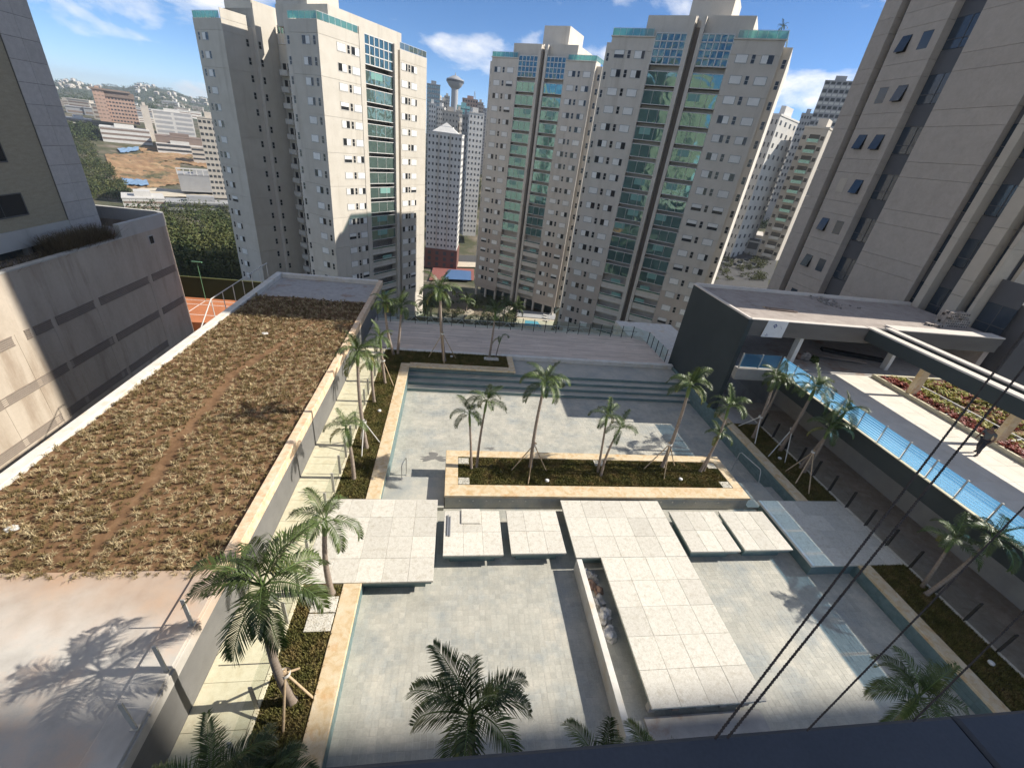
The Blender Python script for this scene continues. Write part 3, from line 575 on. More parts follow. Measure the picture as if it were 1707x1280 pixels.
# tufts of dry ornamental grass
GX, GY = np.meshgrid(np.arange(-14.72, -6.74, 0.235), np.arange(9.15, 33.6, 0.26)); GX = GX+0.118*(np.arange(GX.shape[0]) % 2)[:, None]
x = (GX+rng.normal(0, .045, GX.shape)).ravel(); y = (GY+rng.normal(0, .05, GY.shape)).ravel(); n = len(x)
tr = np.interp(y, [8.7, 13.5, 15, 17, 21.6, 25, 30], [-10.3, -10.45, -10.75, -10.9, -11.1, -10.2, -9.2])
keep = (np.abs(x-tr) > np.interp(y, [9, 13, 16, 23, 30], [.02, .22, .26, .22, .02])*rng.uniform(.6, 1.3, n)); x = x[keep]; y = y[keep]; n = len(x)
def tufts(x, y, m, nb, h, name, label):
    n = len(x); sz = rng.uniform(.55, 1.25, n); xx = np.repeat(x, nb); yy = np.repeat(y, nb); s = np.repeat(sz, nb); N = n*nb
    a = rng.random(N)*2*np.pi; base = 1.78; hh = h*s*rng.uniform(.6, 1.2, N); out = hh*rng.uniform(.25, 1.15, N); wd = 0.0085*s
    px = -np.sin(a)*wd; py = np.cos(a)*wd; V = np.zeros((N, 6, 3))
    for i, (t, zf, wf) in enumerate(((0, 0, 1), (.45, .85, .9), (1, .8, .12))):
        V[:, 2*i] = np.stack([xx+np.cos(a)*out*t-px*wf, yy+np.sin(a)*out*t-py*wf, base+hh*zf], 1)
        V[:, 2*i+1] = np.stack([xx+np.cos(a)*out*t+px*wf, yy+np.sin(a)*out*t+py*wf, base+hh*zf], 1)
    F = np.array([(0, 1, 3, 2), (2, 3, 5, 4)]); F = (F[None]+6*np.arange(N)[:, None, None]).reshape(-1, 4)
    tag(inst(name, np_mesh(name, V.reshape(-1, 3), F, m)), label, 'grass', kind='stuff')
k = rng.random(n) < 0.42
tufts(x[k], y[k], 'dry_grass', 22, 0.20, 'ornamental_grass', 'straw-coloured tufts of dry grass planted over the green roof')
x2 = rng.uniform(-14.75, -6.72, 2600); y2 = rng.uniform(9.1, 33.6, 2600); t2 = np.interp(y2, [8.7, 13.5, 15, 17, 21.6, 25, 30], [-10.3, -10.45, -10.75, -10.9, -11.1, -10.2, -9.2]); k2 = np.abs(x2-t2) > .22
x2 = x2[k2]; y2 = y2[k2]; h2 = len(x2)*2//5
tufts(x2[:h2], y2[:h2], 'dry_grass', 16, 0.16, 'ornamental_grass', 'short straw-coloured blades scattered between the planted tufts')
tufts(np.r_[x[~k], x2[h2:]], np.r_[y[~k], y2[h2:]], 'green_grass', 22, 0.17, 'ornamental_grass', 'olive green tufts growing between the dry grass on the roof')
for i, (y, l) in enumerate(((7.55, 'farthest of the three bare steel posts on the near roof edge'), (6.39, 'middle one of the three bare steel posts on the near roof edge'), (5.23, 'nearest of the three bare steel posts on the near roof edge'))):
    t = thing('railing_post', l, 'post', (-6.42, y, 1.95), group='bare posts on the roof edge')
    MB().box(-0.05, 0.05, -0.016, 0.016, 0.01, 1.05).build('post', 'post_grey', t); MB().box(-0.08, 0.08, -0.06, 0.06, 0, 0.012).build('foot_plate', 'steel', t)
for i, (x, y, l) in enumerate(((-13.2, 10.9, 'white stone lying among the grass near the left edge of the roof'), (-11.6, 26.6, 'white scrap of sheet on the far part of the green roof'))):
    tag(crumple('white_stone', 'white_metal', (x, y, 1.82), 0.16, 90+i, 0.4), l, 'stone')

# ================================================================== raised terrace on the right
TZ = 3.28
te = thing('terrace', 'raised stone terrace on the right behind the blue glass railing', 'terrace', (30, 12, 0))
f = MB(); f.box(21.22, 21.50, 0.5, 22.60, 2.30, TZ); part(f, 'fascia', 'dark_paint', te, label='dark slate edge beam of the terrace')
f = MB(); f.slab(18.42, 21.215, 22.60, 22.85, 2.48, TZ, 0.01); part(f, 'fascia', 'wall_grey', te, label='pale grey edge beam at the notch')
f = MB(); f.box(21.5, 37.4, 0.5, 22.85, 2.6, TZ-0.06); f.box(18.42, 37.4, 22.85, 30.2, 2.6, TZ-0.02); f.box(23.6, 37.4, 0.5, 30.2, -8, 2.6); part(f, 'slab', 'concrete_grey', te)
f = MB(); f.box(23.5, 23.6, 0.5, 30, -0.5, 2.6); part(f, 'retaining_wall', 'wall_grey', te)
f = MB(); f.slab(21.10, 21.32, 0.5, 22.62, TZ, TZ+0.04, 0.01); part(f, 'edge_stone', 'stone_path', te)
me = MB().slab(0.004, 1.144, 0.004, 1.144, -0.05, 0, 0.004).mesh('paving_slab', 'paving_sun')
for i in range(6):
    for j in range(19): inst('paving_slab', me, te, Vector((21.34+i*1.148, 0.75+j*1.148, TZ+random.uniform(-.002, .002)))-te.location)
f = MB(); f.slab(28.24, 28.42, 0.6, 22.5, TZ-0.06, TZ+0.22, 0.01); f.slab(28.425, 35.6, 22.32, 22.5, TZ-0.06, TZ+0.22, 0.01); part(f, 'bed_kerb', 'stone_path', te)
f = MB(); f.box(28.42, 35.6, 0.6, 22.32, TZ-0.06, TZ+0.08); part(f, 'soil_bed', 'soil', te)
f = MB(); f.beam((30.6, 22.2, TZ+0.14), (31.2, 3.0, TZ+0.14), 0.09, 0.14)
for y in (20.6, 17.9, 15.2, 12.5): f.beam((28.45, y-0.2, TZ+0.13), (30.75, y+0.25, TZ+0.13), 0.06, 0.10)
part(f, 'bed_divider', 'white_metal', te)
def rosettes(n, m, name, label, seed, bands):
    rs = np.random.default_rng(seed); nb = 11
    b = np.array(bands)[rs.integers(0, len(bands), n)]
    x = b[:, 0]+rs.random(n)*(b[:, 1]-b[:, 0]); y = b[:, 2]+rs.random(n)*(b[:, 3]-b[:, 2]); s = rs.uniform(.16, .34, n)
    xx = np.repeat(x, nb); yy = np.repeat(y, nb); ss = np.repeat(s, nb); N = n*nb; a = rs.random(N)*6.283
    up_ = rs.uniform(.4, 1.25, N); V = np.zeros((N, 6, 3)); wd = .045
    for i, (t, zf, wf) in enumerate(((0, 0, .6), (.55, .65, 1.), (1, .75, .1))):
        px = -np.sin(a)*wd*wf; py = np.cos(a)*wd*wf
        V[:, 2*i] = np.stack([xx+np.cos(a)*ss*t-px, yy+np.sin(a)*ss*t-py, TZ+.07+ss*zf*up_], 1); V[:, 2*i+1] = np.stack([xx+np.cos(a)*ss*t+px, yy+np.sin(a)*ss*t+py, TZ+.07+ss*zf*up_], 1)
    F = (np.array([(0, 1, 3, 2), (2, 3, 5, 4)])[None]+6*np.arange(N)[:, None, None]).reshape(-1, 4)
    tag(inst(name, np_mesh(name, V.reshape(-1, 3), F, m)), label, 'plants', kind='stuff')
rosettes(750, 'brom_red', 'red_bromeliads', 'red bromeliads massed in the terrace bed', 5, [(28.5, 29.6, 1, 22.2), (31.3, 35.4, 1, 22.2)])
rosettes(800, 'brom_green', 'yellow_bromeliads', 'yellow green bromeliads massed in the terrace bed', 6, [(29.3, 30.5, 1, 22.2), (31.0, 33.0, 1, 22.2), (32.5, 35.4, 8, 22.2)])

# blue film railing
br = thing('blue_glass_railing', 'railing of blue film glass with pale slats along the terrace edge', 'railing', (21.16, 22.5, TZ+0.04))
PST = 1.27; n = 17
mp = MB().box(-0.035, 0.035, -0.03, 0.03, 0, 1.0).mesh('post', 'post_grey')
mg = MB().box(-0.008, 0.008, 0.04, PST-0.04, 0.06, 0.97).mesh('glass_pane', 'blue_film')
ms = MB().box(0.014, 0.024, 0.05, PST-0.05, 0, 0.034).mesh('slat', 'white_slat')
for i in range(n+1):
    y = 22.5-i*PST; inst('post', mp, br, Vector((21.22, y, TZ+0.04))-br.location)
    if i < n:
        g = inst('glass_pane', mg, br, Vector((21.16, y-PST, TZ+0.04))-br.location)
        for k in range(7): inst('slat', ms, br, Vector((21.16-0.040, y-PST, TZ+0.16+k*0.115))-br.location)
mg2 = MB().box(0.04, 1.3, -0.008, 0.008, 0.06, 0.97).mesh('glass_pane', 'blue_film')
for x in (18.5, 19.85): inst('glass_pane', mg2, br, Vector((x, 22.66, TZ+0.04))-br.location)
for x in (18.48, 19.83): inst('post', mp, br, Vector((x, 22.68, TZ+0.04))-br.location)

# pool house with the dark blade wall
ph = thing('pool_house', 'open pavilion with a dark slate side wall and flat roof', 'pavilion', (27, 26.5, 0))
f = MB(); f.box(18.12, 18.42, 23.0, 30.2, -1.0, 6.45); part(f, 'side_wall', 'dark_paint', ph)
f = MB(); f.box(18.42, 37.4, 23.004, 23.30, 5.95, 6.45); part(f, 'fascia', 'dark_fascia', ph)
f = MB(); f.box(18.42, 37.4, 23.06, 23.30, 5.42, 5.945); part(f, 'fascia', 'dark_fascia', ph)
f = MB(); f.box(18.42, 37.4, 23.3, 30.2, 5.9, 6.40); part(f, 'roof', 'roof_screed', ph)
f = MB(); f.slab(18.10, 18.30, 23.0, 30.25, 6.45, 6.56, 0.01); f.slab(18.31, 37.4, 30.0, 30.25, 6.40, 6.62, 0.01); f.slab(18.31, 26.6, 22.98, 23.32, 6.45, 6.50, 0.01); f.slab(28.7, 37.4, 22.98, 23.9, 6.45, 6.52, 0.01)
part(f, 'roof_edge', 'roof_edge', ph)
f = MB(); f.box(36.9, 37.38, 23.3, 30.2, 2.6, 5.9); f.box(24.0, 37.0, 29.9, 30.15, TZ, 5.9); part(f, 'back_wall', 'roof_screed', ph)
for (x, y) in ((23.0, 23.9), (30.6, 23.9)):
    f = MB(); f.box(x-0.14, x+0.14, y-0.2, y+0.2, TZ, 5.9); part(f, 'column', 'white_metal', ph)
f = MB(); f.box(18.42, 22.0, 29.6, 29.7, TZ, 5.9); part(f, 'rear_glass', 'blue_film', ph)
# banner on the fascia with a blue diamond
bn = thing('banner', 'white banner with a blue diamond emblem on the pavilion fascia', 'banner', (20.1, 22.97, 5.4))
f = MB(); v = [(19.33, 22.985, 5.40), (20.80, 22.985, 5.41), (20.83, 22.985, 6.49), (19.44, 22.985, 6.49)]
f.add(v+[(x, 22.965, z) for x, y, z in v], [(0, 1, 2, 3), (7, 6, 5, 4), (0, 4, 5, 1), (1, 5, 6, 2), (2, 6, 7, 3), (3, 7, 4, 0)]); part(f, 'sheet', 'poster', bn)
f = MB()
def diamond(cx, cz, s, y, mi): f.add([(cx, y, cz-s), (cx+s, y, cz), (cx, y, cz+s), (cx-s, y, cz)], [(0, 1, 2, 3)], mi)
diamond(20.02, 6.16, 0.15, 22.961, 0); diamond(20.02, 6.16, 0.075, 22.958, 1); diamond(20.02, 6.16, 0.035, 22.955, 0)
f.add([(20.34, 22.961, 6.22), (20.38, 22.961, 6.20), (20.56, 22.961, 6.00), (20.52, 22.961, 5.98)], [(0, 1, 2, 3)], 2)
f.add([(19.62, 22.961, 5.62), (19.66, 22.961, 5.66), (19.78, 22.961, 5.50), (19.74, 22.961, 5.47)], [(0, 1, 2, 3)], 2); f.add([(19.56, 22.961, 5.48), (19.70, 22.961, 5.48), (19.70, 22.961, 5.52), (19.56, 22.961, 5.52)], [(0, 1, 2, 3)], 0)
part(f, 'emblem', ['poster_blue', 'poster', 'poster_grey'], bn)
# boards and rubble on the roof
bd = thing('board_stack', 'low stack of weathered boards lying on the pavilion roof', 'boards', (21.9, 25.6, 6.4))
for i in range(4):
    f = MB(); f.beam((21.1+i*0.06, 25.95-i*0.14, 6.43+0.03*(i % 2)), (23.1+i*0.05, 25.75-i*0.14, 6.43+0.03*(i % 2)), 0.16, 0.05); part(f, 'board', ['stake_wood', 'far_brown'][i % 2], bd)
rb = MB()
for i in range(60):
    x = 27.6+abs(random.gauss(0, 1.0)); y = 28.6+random.gauss(0, .5); s = random.uniform(.04, .16)
    rb.beam((x, y, 6.4+s*.4), (x+s*random.uniform(-2, 2), y+s*random.uniform(-2, 2), 6.4+s*.7), s, s*.7)
tag(rb.build('rubble_heap', 'rubble'), 'scattered grey building rubble at the far corner of the roof', 'rubble')
bp = thing('brick_stack', 'untidy stack of grey hollow bricks on the roof by the office tower', 'bricks', (35.7, 25.4, 6.4))
mbk = MB(); mbk.box(-0.19, 0.19, -0.09, 0.09, 0, 0.17, 0); mbk.box(-0.14, -0.04, -0.094, 0.094, 0.04, 0.13, 1); mbk.box(0.04, 0.14, -0.094, 0.094, 0.04, 0.13, 1); mbk = mbk.mesh('brick', ['brick', 'dark_recess'])
for k in range(6):
    for i in range(5 - (k > 3)):
        for j in range(4 - (k > 4)):
            if random.random() < 0.06*k: continue
            inst('brick', mbk, bp, (-0.85+i*0.40+random.uniform(-.02, .02), -0.4+j*0.2+random.uniform(-.01, .01), k*0.175), random.uniform(-.04, .04))
for i in range(8): inst('brick', mbk, bp, (-1.9+random.uniform(-.5, .6), -0.5+random.uniform(-.4, .5), 0.0), random.uniform(0, 3))
# things stored under the roof
for i, (x, y, s, m, l) in enumerate(((24.3, 24.9, .32, 'bag_brown', 'tan sack of material left of the heap under the pavilion'), (24.9, 24.7, .36, 'rubble', 'grey sack in the heap under the pavilion roof'), (25.4, 24.4, .3, 'leaf_dark', 'dark potted cutting beside the sacks under the pavilion'))):
    tag(crumple('material_sack', m, (x, y, TZ), s, 120+i, 0.9), l, 'sack')
f = MB()
for i in range(5): f.beam((26.2+i*.1, 25.7-i*.12, TZ+.05+i*.035), (29.3+i*.06, 24.9-i*.1, TZ+.05+i*.035), 0.5, 0.03)
tag(f.build('plank_stack', 'roof_screed'), 'long grey planks stacked on the floor under the pavilion', 'planks')
f = MB(); f.beam((27.8, 26.6, TZ+.12), (31.8, 25.2, TZ+.12), 0.5, 0.22); tag(f.build('rolled_mat', 'dark_recess'), 'long dark roll lying behind the planks under the pavilion', 'roll')

# pergola beam with columns
pg = thing('pergola', 'dark pergola beam with a pale top channel on stone columns', 'pergola', (28.0, 12, TZ))
f = MB(); f.box(26.70, 27.22, 0.5, 22.975, 5.65, 6.42, 0); f.box(28.15, 28.60, 0.5, 22.975, 5.65, 6.42, 0); f.box(27.22, 28.15, 0.5, 22.975, 5.85, 6.12, 1); part(f, 'beam', ['dark_paint', 'roof_screed'], pg)
f = MB(); f.slab(26.67, 27.25, 0.5, 23.3, 6.42, 6.51, 0.01); f.slab(28.12, 28.63, 0.5, 23.3, 6.42, 6.51, 0.01); part(f, 'cap', 'roof_edge', pg)
for y in (20.0, 15.1, 10.2, 5.3):
    f = MB(); f.box(28.30, 28.85, y-0.13, y+0.13, TZ+0.02, 5.85); part(f, 'column', 'travertine', pg); f = MB(); f.box(28.27, 28.88, y-0.16, y+0.16, TZ, TZ+0.2); part(f, 'column_foot', 'dark_fascia', pg)

# ================================================================== office tower on the right (faces -x)
K = 37.5/36.0
def ry(y): return y*K
def rz_(z): return 14+(z-14)*K
XF = 37.5; PT = 3.55*K; Z0 = 5.6
ot = thing('office_tower', 'brown grey office tower with dark window strips at the right', 'tower', (45, 36, Z0))
f = MB(); f.box(XF+0.95, 62, ry(28.5), ry(44.9), -8, 140); f.box(XF+0.95, 62, ry(24.75), ry(28.5)-0.01, -8, 33); part(f, 'core', 'r_spandrel', ot)
NF = 14
def rpanels(y0, y1, x, m, name='facade_panel', gap=0.010, split=True, kmax=99):
    w_ = ry(y1)-ry(y0)
    hs = (PT-1.15, 1.15) if split else (PT,)
    mes = [MB().box(0, XF+1.0-x, 0.0, w_, gap, h-gap).mesh(name, m) for h in hs]
    for k in range(-4, NF):
        if (name == 'facade_panel' and y1 < 28.6 and k > 6) or k > kmax: break
        z = Z0+k*PT
        for h, me in zip(hs, mes): inst(name, me, ot, Vector((x, ry(y0), z))-ot.location); z += h
rpanels(43.1, 44.9, XF, 'r_stucco'); rpanels(37.9, 42.2, XF, 'r_stucco'); rpanels(29.6, 35.45, XF, 'r_stucco')
rpanels(28.22, 28.78, XF-0.15, 'r_trim'); rpanels(25.7, 26.62, XF-0.15, 'r_trim'); rpanels(24.75, 25.0, XF-0.15, 'r_trim')
def rwin(y0, y1, x, kmax=99):
    w_ = ry(y1)-ry(y0)
    me = MB().box(0, 0.06, 0, w_, 0, 2.05, 0).box(-0.03, 0.0, 0, w_, 0.62, 0.68, 1).box(-0.03, 0.0, w_*0.45, w_*0.45+.05, 0.0, 2.05, 1).mesh('window', ['r_window', 'r_spandrel'])
    ms_ = MB().box(-0.02, 0.06, 0, w_, 0, PT-2.1).mesh('spandrel', 'r_spandrel')
    for k in range(-4, NF):
        z = Z0+k*PT
        if (y1 < 28.6 and k > 6) or k > kmax: break
        inst('window', me, ot, Vector((x, ry(y0), z+0.62))-ot.location); inst('spandrel', ms_, ot, Vector((x, ry(y0), z+2.68))-ot.location)
rwin(42.24, 43.06, XF+0.72); rwin(35.5, 37.86, XF+0.72); rwin(28.82, 29.56, XF+0.5); rwin(26.66, 28.18, XF+0.6); rwin(25.04, 25.66, XF+0.6)
f = MB(); f.box(XF+0.95, 60, 22.8, ry(24.75)-0.02, -8, 8.6); part(f, 'low_wing', 'r_spandrel', ot)
rwin(22.9, 24.7, XF+0.6, 0)
ew = MB().box(0, 20, -0.05, 0.02, 0, 2.15, 0)
for i in range(11): ew.box(i*2-.04, i*2+.04, -0.09, 0.02, 0, 2.15, 1)
ew = ew.mesh('end_window', ['r_window', 'dark_recess'])
for k in range(-2, 7): inst('end_window', ew, ot, Vector((XF+1.6, ry(24.75), Z0+k*PT+.6))-ot.location)
for i in range(4):
    f = MB(); f.box(XF+1.2+i*5.6, XF+2.1+i*5.6, ry(24.75)-0.35, ry(24.75)-0.1, 8.7, 33); part(f, 'end_pier', 'r_trim', ot)
ws = MB().box(0.0, 0.05, 0, .92, 0, 1.22, 0).box(-0.02, 0.0, 0.0, .92, 1.18, 1.22, 1).mesh('window', ['r_window', 'r_spandrel'])
wopen = MB(); wopen.box(-0.01, 0.0, 0, .92, 0, 1.22, 1); wopen.beam((-0.02, .46, 1.20), (-0.30, .46, 0.05), 0.03, .92, 0, (0, 1, 0)); wopen = wopen.mesh('window', ['r_window', 'dark_recess'])
wpale = MB().box(-0.01, 0.05, 0, .92, 0, 1.22, 0).mesh('window', ['r_trim'])
for k in range(-3, NF):
    for y in (40.45, 38.62):
        q = random.random(); m_ = wopen if q < 0.33 else (wpale if k in (1, 2) and q > .75 else ws)
        inst('window', m_, ot, Vector((XF-0.012, ry(y), Z0+k*PT+0.80))-ot.location)

# ================================================================== stained building on the left (faces +x)
LX = -27.5
lw = thing('stained_podium', 'stained beige podium wall with louvre bands at the left', 'podium', (-35, 26, -9))
f = MB(); f.box(-60, LX-0.02, 2, 46.3, -9, 3.0); part(f, 'core', 'roof_screed', lw)
def curved_wall(z0, z1, th, y_in, m, name, off=0.0):
    """wall along +x face that turns a rounded corner towards -x"""
    pts = [(LX+off, y_in), (LX+off, 46.2)]
    for i in range(1, 9):
        a = i/8*math.pi/2; pts.append((LX+off-1.3+1.3*math.cos(a), 46.2+1.3*math.sin(a)+off*math.sin(a)))
    pts.append((-58, 47.5+off))
    f = MB(); v = []
    for (x, y) in pts: v += [(x, y, z0), (x, y, z1)]
    inn = []
    for i, (x, y) in enumerate(pts):
        if i == 0: q = (x-th, y)
        elif i == len(pts)-1: q = (x, y-th)
        else:
            a = min(max((i-1)/8, 0), 1)*math.pi/2; q = (x-th*math.cos(a), y-th*math.sin(a))
        inn += [(q[0], q[1], z0), (q[0], q[1], z1)]
    n_ = len(pts); fs = []
    for i in range(n_-1):
        fs.append((2*i, 2*i+2, 2*i+3, 2*i+1)); o = 2*n_
        fs.append((o+2*i+2, o+2*i, o+2*i+1, o+2*i+3)); fs.append((2*i+1, 2*i+3, o+2*i+3, o+2*i+1)); fs.append((2*i+2, 2*i, o+2*i, o+2*i+2))
    fs.append((0, 1, 2*n_+1, 2*n_))
    f.add(v+inn, fs); return part(f, name, m, lw)
curved_wall(-9, 3.50, 0.35, 2.0, 'l_stucco', 'wall'); curved_wall(3.51, 4.60, 0.42, 40.3, 'l_pale', 'parapet', 0.03)
f = MB(); f.slab(LX-0.40, LX+0.05, 2.0, 40.29, 3.51, 3.62, 0.01); part(f, 'wall_cap', 'l_pale', lw)
def louver(y0, y1, zt, h=0.62):
    f = MB(); f.box(LX-0.01, LX+0.012, y0, y1, zt-h, zt, 0)
    n_ = 5
    for i in range(n_):
        z = zt-h+(i+.5)*h/n_; f.beam((LX+0.03, y0+.05, z), (LX+0.03, y1-.05, z), 0.02, 0.09, 1, (0.6, 0, 1))
    for (a, b, c, d) in ((y0, y1, zt-0.05, zt), (y0, y1, zt-h, zt-h+0.05)): f.box(LX, LX+0.06, a, b, c, d, 0)
    part(f, 'louvre', ['l_dim', 'louver'], lw)
for a, b in ((20.5, 28.2), (29.1, 29.5), (29.8, 31.2), (31.6, 35.2), (35.8, 41.9), (42.5, 46.2)): louver(a, b, -0.15)
for a, b in ((18, 24.5), (25.0, 31.0), (31.3, 35.8), (36.2, 42.0), (42.6, 46.2)): louver(a, b, -3.42)
for a, b in ((22, 29.0), (29.6, 36.0), (36.4, 42.0)): louver(a, b, -6.5)
f = MB(); f.box(LX, LX+0.04, 43.5, 44.2, 2.3, 3.1, 0); f.box(LX+0.04, LX+0.05, 43.58, 44.12, 2.38, 3.02, 1); part(f, 'small_window', ['l_pale', 'win_dark'], lw)
for y in (12, 19, 26, 28.6, 31.4, 35.5, 42.2):
    f = MB(); f.box(LX-0.01, LX+0.02, y-0.16, y+0.16, -9, -0.1); part(f, 'pilaster', 'l_stucco', lw)
# the tower standing on it
LT = -30.0
lt = thing('khaki_tower', 'khaki residential tower with a grey granite strip at the left edge', 'tower', (-38, 25, 3))
f = MB(); f.box(-52, LT, 2, 38.88, 4.96, 44); part(f, 'wall', 'l_khaki', lt)
f = MB(); f.box(-52, LT+0.06, 2, 38.88, 3.75, 4.95); part(f, 'band', 'l_pale', lt)
f = MB(); f.box(-52, LT-0.9, 2, 38.88, 2.9, 3.75, 0)
for y in (12, 16, 20, 24, 28, 32, 35.2): f.box(LT-0.88, LT-0.5, y, y+0.35, 2.9, 3.75, 1)
part(f, 'ground_glazing', ['grey_glass', 'l_pale'], lt)
f = MB(); f.box(-52, LT+0.05, 38.9, 42.0, 2.9, 44); part(f, 'granite_core', 'dark_fascia', lt)
for k in range(22):
    for j in range(2):
        f = MB(); f.box(LT+0.05, LT+0.09, 38.9+j*1.555+0.008, 38.9+(j+1)*1.555-0.008, 3.6+k*1.29+0.012, 3.6+(k+1)*1.29-0.012); part(f, 'granite_panel', 'l_granite', lt)
for k in range(9):
    for (y0, y1) in ((30.6, 35.75), (21, 26), (12, 17)):
        f = MB(); z = 5.86+3.33*k
        f.box(LT-0.2, LT+0.012, y0, y1, z, z+1.31, 0); f.box(LT, LT+0.05, y0-0.06, y1+0.06, z-0.08, z, 1); f.box(LT, LT+0.05, y0-0.06, y1+0.06, z+1.31, z+1.37, 1); f.box(LT, LT+0.05, y1, y1+0.06, z, z+1.31, 1)
        for q in (0.33, 0.66): f.box(LT+0.012, LT+0.03, y0+(y1-y0)*q-.02, y0+(y1-y0)*q+.02, z, z+1.31, 2)
        part(f, 'window', ['win_dark', 'dark_fascia', 'far_dark'], lt)
# dry hedge on the podium edge
blades(1700, [(LX-2.0, LX-0.45, 35.0, 40.2, 3.2)], 0.95, 0.04, 0.35, 'twig', 'dry_hedge', 'dry brown green shrubs along the podium edge', 'shrubs', per=3, lean=0.9, hvar=.5)
blades(260, [(LX-1.8, LX-0.45, 28.0, 35.0, 3.0)], 0.6, 0.04, 0.30, 'twig', 'dry_hedge', 'thin dry twigs along the podium edge', 'shrubs', per=3, lean=0.9, hvar=.5)

# clay court behind the green roof
f = MB(); f.box(-60, -15.5, 47.9, 55.5, -9.5, -7.0); struct('tennis_court', f, 'clay')
f = MB()
for (x0, x1, y0, y1) in ((-40, -17, 50.0, 50.1), (-40, -17, 53.2, 53.3), (-40, -17, 54.6, 54.7), (-24.1, -24.0, 50, 54.7), (-30.1, -30, 50, 54.7), (-18.1, -18.0, 50, 54.7)): f.box(x0, x1, y0, y1, -6.996, -6.99)
struct('court_lines', f, 'court_line')
f = MB(); f.box(-60, -15.5, 55.5, 55.75, -9.5, -4.45, 0); f.box(-60, -15.5, 55.48, 55.78, -4.45, -4.39, 1)
tag(f.build('court_wall', ['court_green', 'leaf_mid']), 'dark green wall behind the orange clay court', 'wall')
t = thing('floodlight_pole', 'thin green floodlight pole beside the clay court', 'pole', (-30.2, 55.0, -7))
MB().tube([(0, 0, 0), (0, 0, 4.6)], 0.04, 8).build('pole', 'pole_green', t); MB().box(-0.55, 0.55, -0.12, 0.12, 4.6, 4.72).build('lamp_head', 'pole_green', t)
t = thing('pipe_railing', 'pale pipe railing on the outer edge of the green roof', 'railing', (-15.6, 27, 1.4))
f = MB(); f.tube([(-15.6, 27.0, 1.6), (-15.6, 29.0, 3.0), (-15.6, 38.5, 3.0)], 0.035, 8); part(f, 'top_rail', 'far_white', t)
for i in range(7): 
    f = MB(); f.tube([(-15.6, 29.0+i*1.55, 1.4), (-15.6, 29.0+i*1.55, 3.0)], 0.028, 8); part(f, 'post', 'far_white', t)

# ================================================================== palms
def frond_mesh(el0, droop, L=1.75, seed=0, nl=38, twist=0.0, dry=False):
    rs = random.Random(seed); n = 16; pts = [Vector((0, 0, 0))]; dirs = []
    for i in range(n):
        t = (i+.5)/n; e = el0-droop*t**1.25
        d = Vector((math.cos(e), math.sin(twist*t)*0.25, math.sin(e))).normalized(); dirs.append(d); pts.append(pts[-1]+d*(L/n))
    f = MB(); rad = [0.022*(1-i/(n+0.6))+0.003 for i in range(n+1)]; f.tube(pts, rad, 5, 1, cap=False)
    for k in range(nl):
        t = 0.17+0.83*(k+.5)/nl; q = t*n; i = min(int(q), n-1); p = pts[i].lerp(pts[i+1], q-i); d = dirs[i]
        side = d.cross(Vector((0, 0, 1)))
        if side.length < .2: side = Vector((0, -1, 0))
        side.normalize(); upv = side.cross(d).normalized()
        ll = L*0.27*(math.sin(math.pi*min(1, t*0.80+0.16))**0.7)*rs.uniform(.85, 1.12)+0.05
        fwd = 0.55+0.75*t
        for s in (-1, 1):
            if rs.random() < 0.03: continue
            a = (side*s*1.0+d*fwd+upv*rs.uniform(.25, .62)).normalized()
            b = (a+Vector((0, 0, -rs.uniform(.5, 1.2)))).normalized()
            wv = (d-a*d.dot(a)).normalized()*0.5; w0, w1 = 0.015, 0.022
            p1 = p+a*ll*0.5; p2 = p1+b*ll*0.5
            f.add([p-wv*w0, p+wv*w0, p1+wv*w1*1.5, p1-wv*w1*1.5, p2+wv*0.006, p2-wv*0.006], [(0, 1, 2, 3), (3, 2, 4, 5)], 0)
    return f.mesh('frond', ['frond_dry' if dry else 'frond', 'crownshaft'])
FR = {}
for i, (e, d) in enumerate(((84, 30), (74, 80), (66, 110), (56, 122), (46, 125), (34, 120), (18, 105), (-8, 75))):
    FR[i] = [frond_mesh(R(e), R(d), 1.75, 100+i*7+j, twist=(-1)**j*0.8) for j in range(2)]
FRD = frond_mesh(R(-10), R(75), 1.5, 77, dry=True)
PALM_LIGHT = (0, 1, 2, 2, 3, 3, 4, 4, 5, 5, 6, 6, 7)
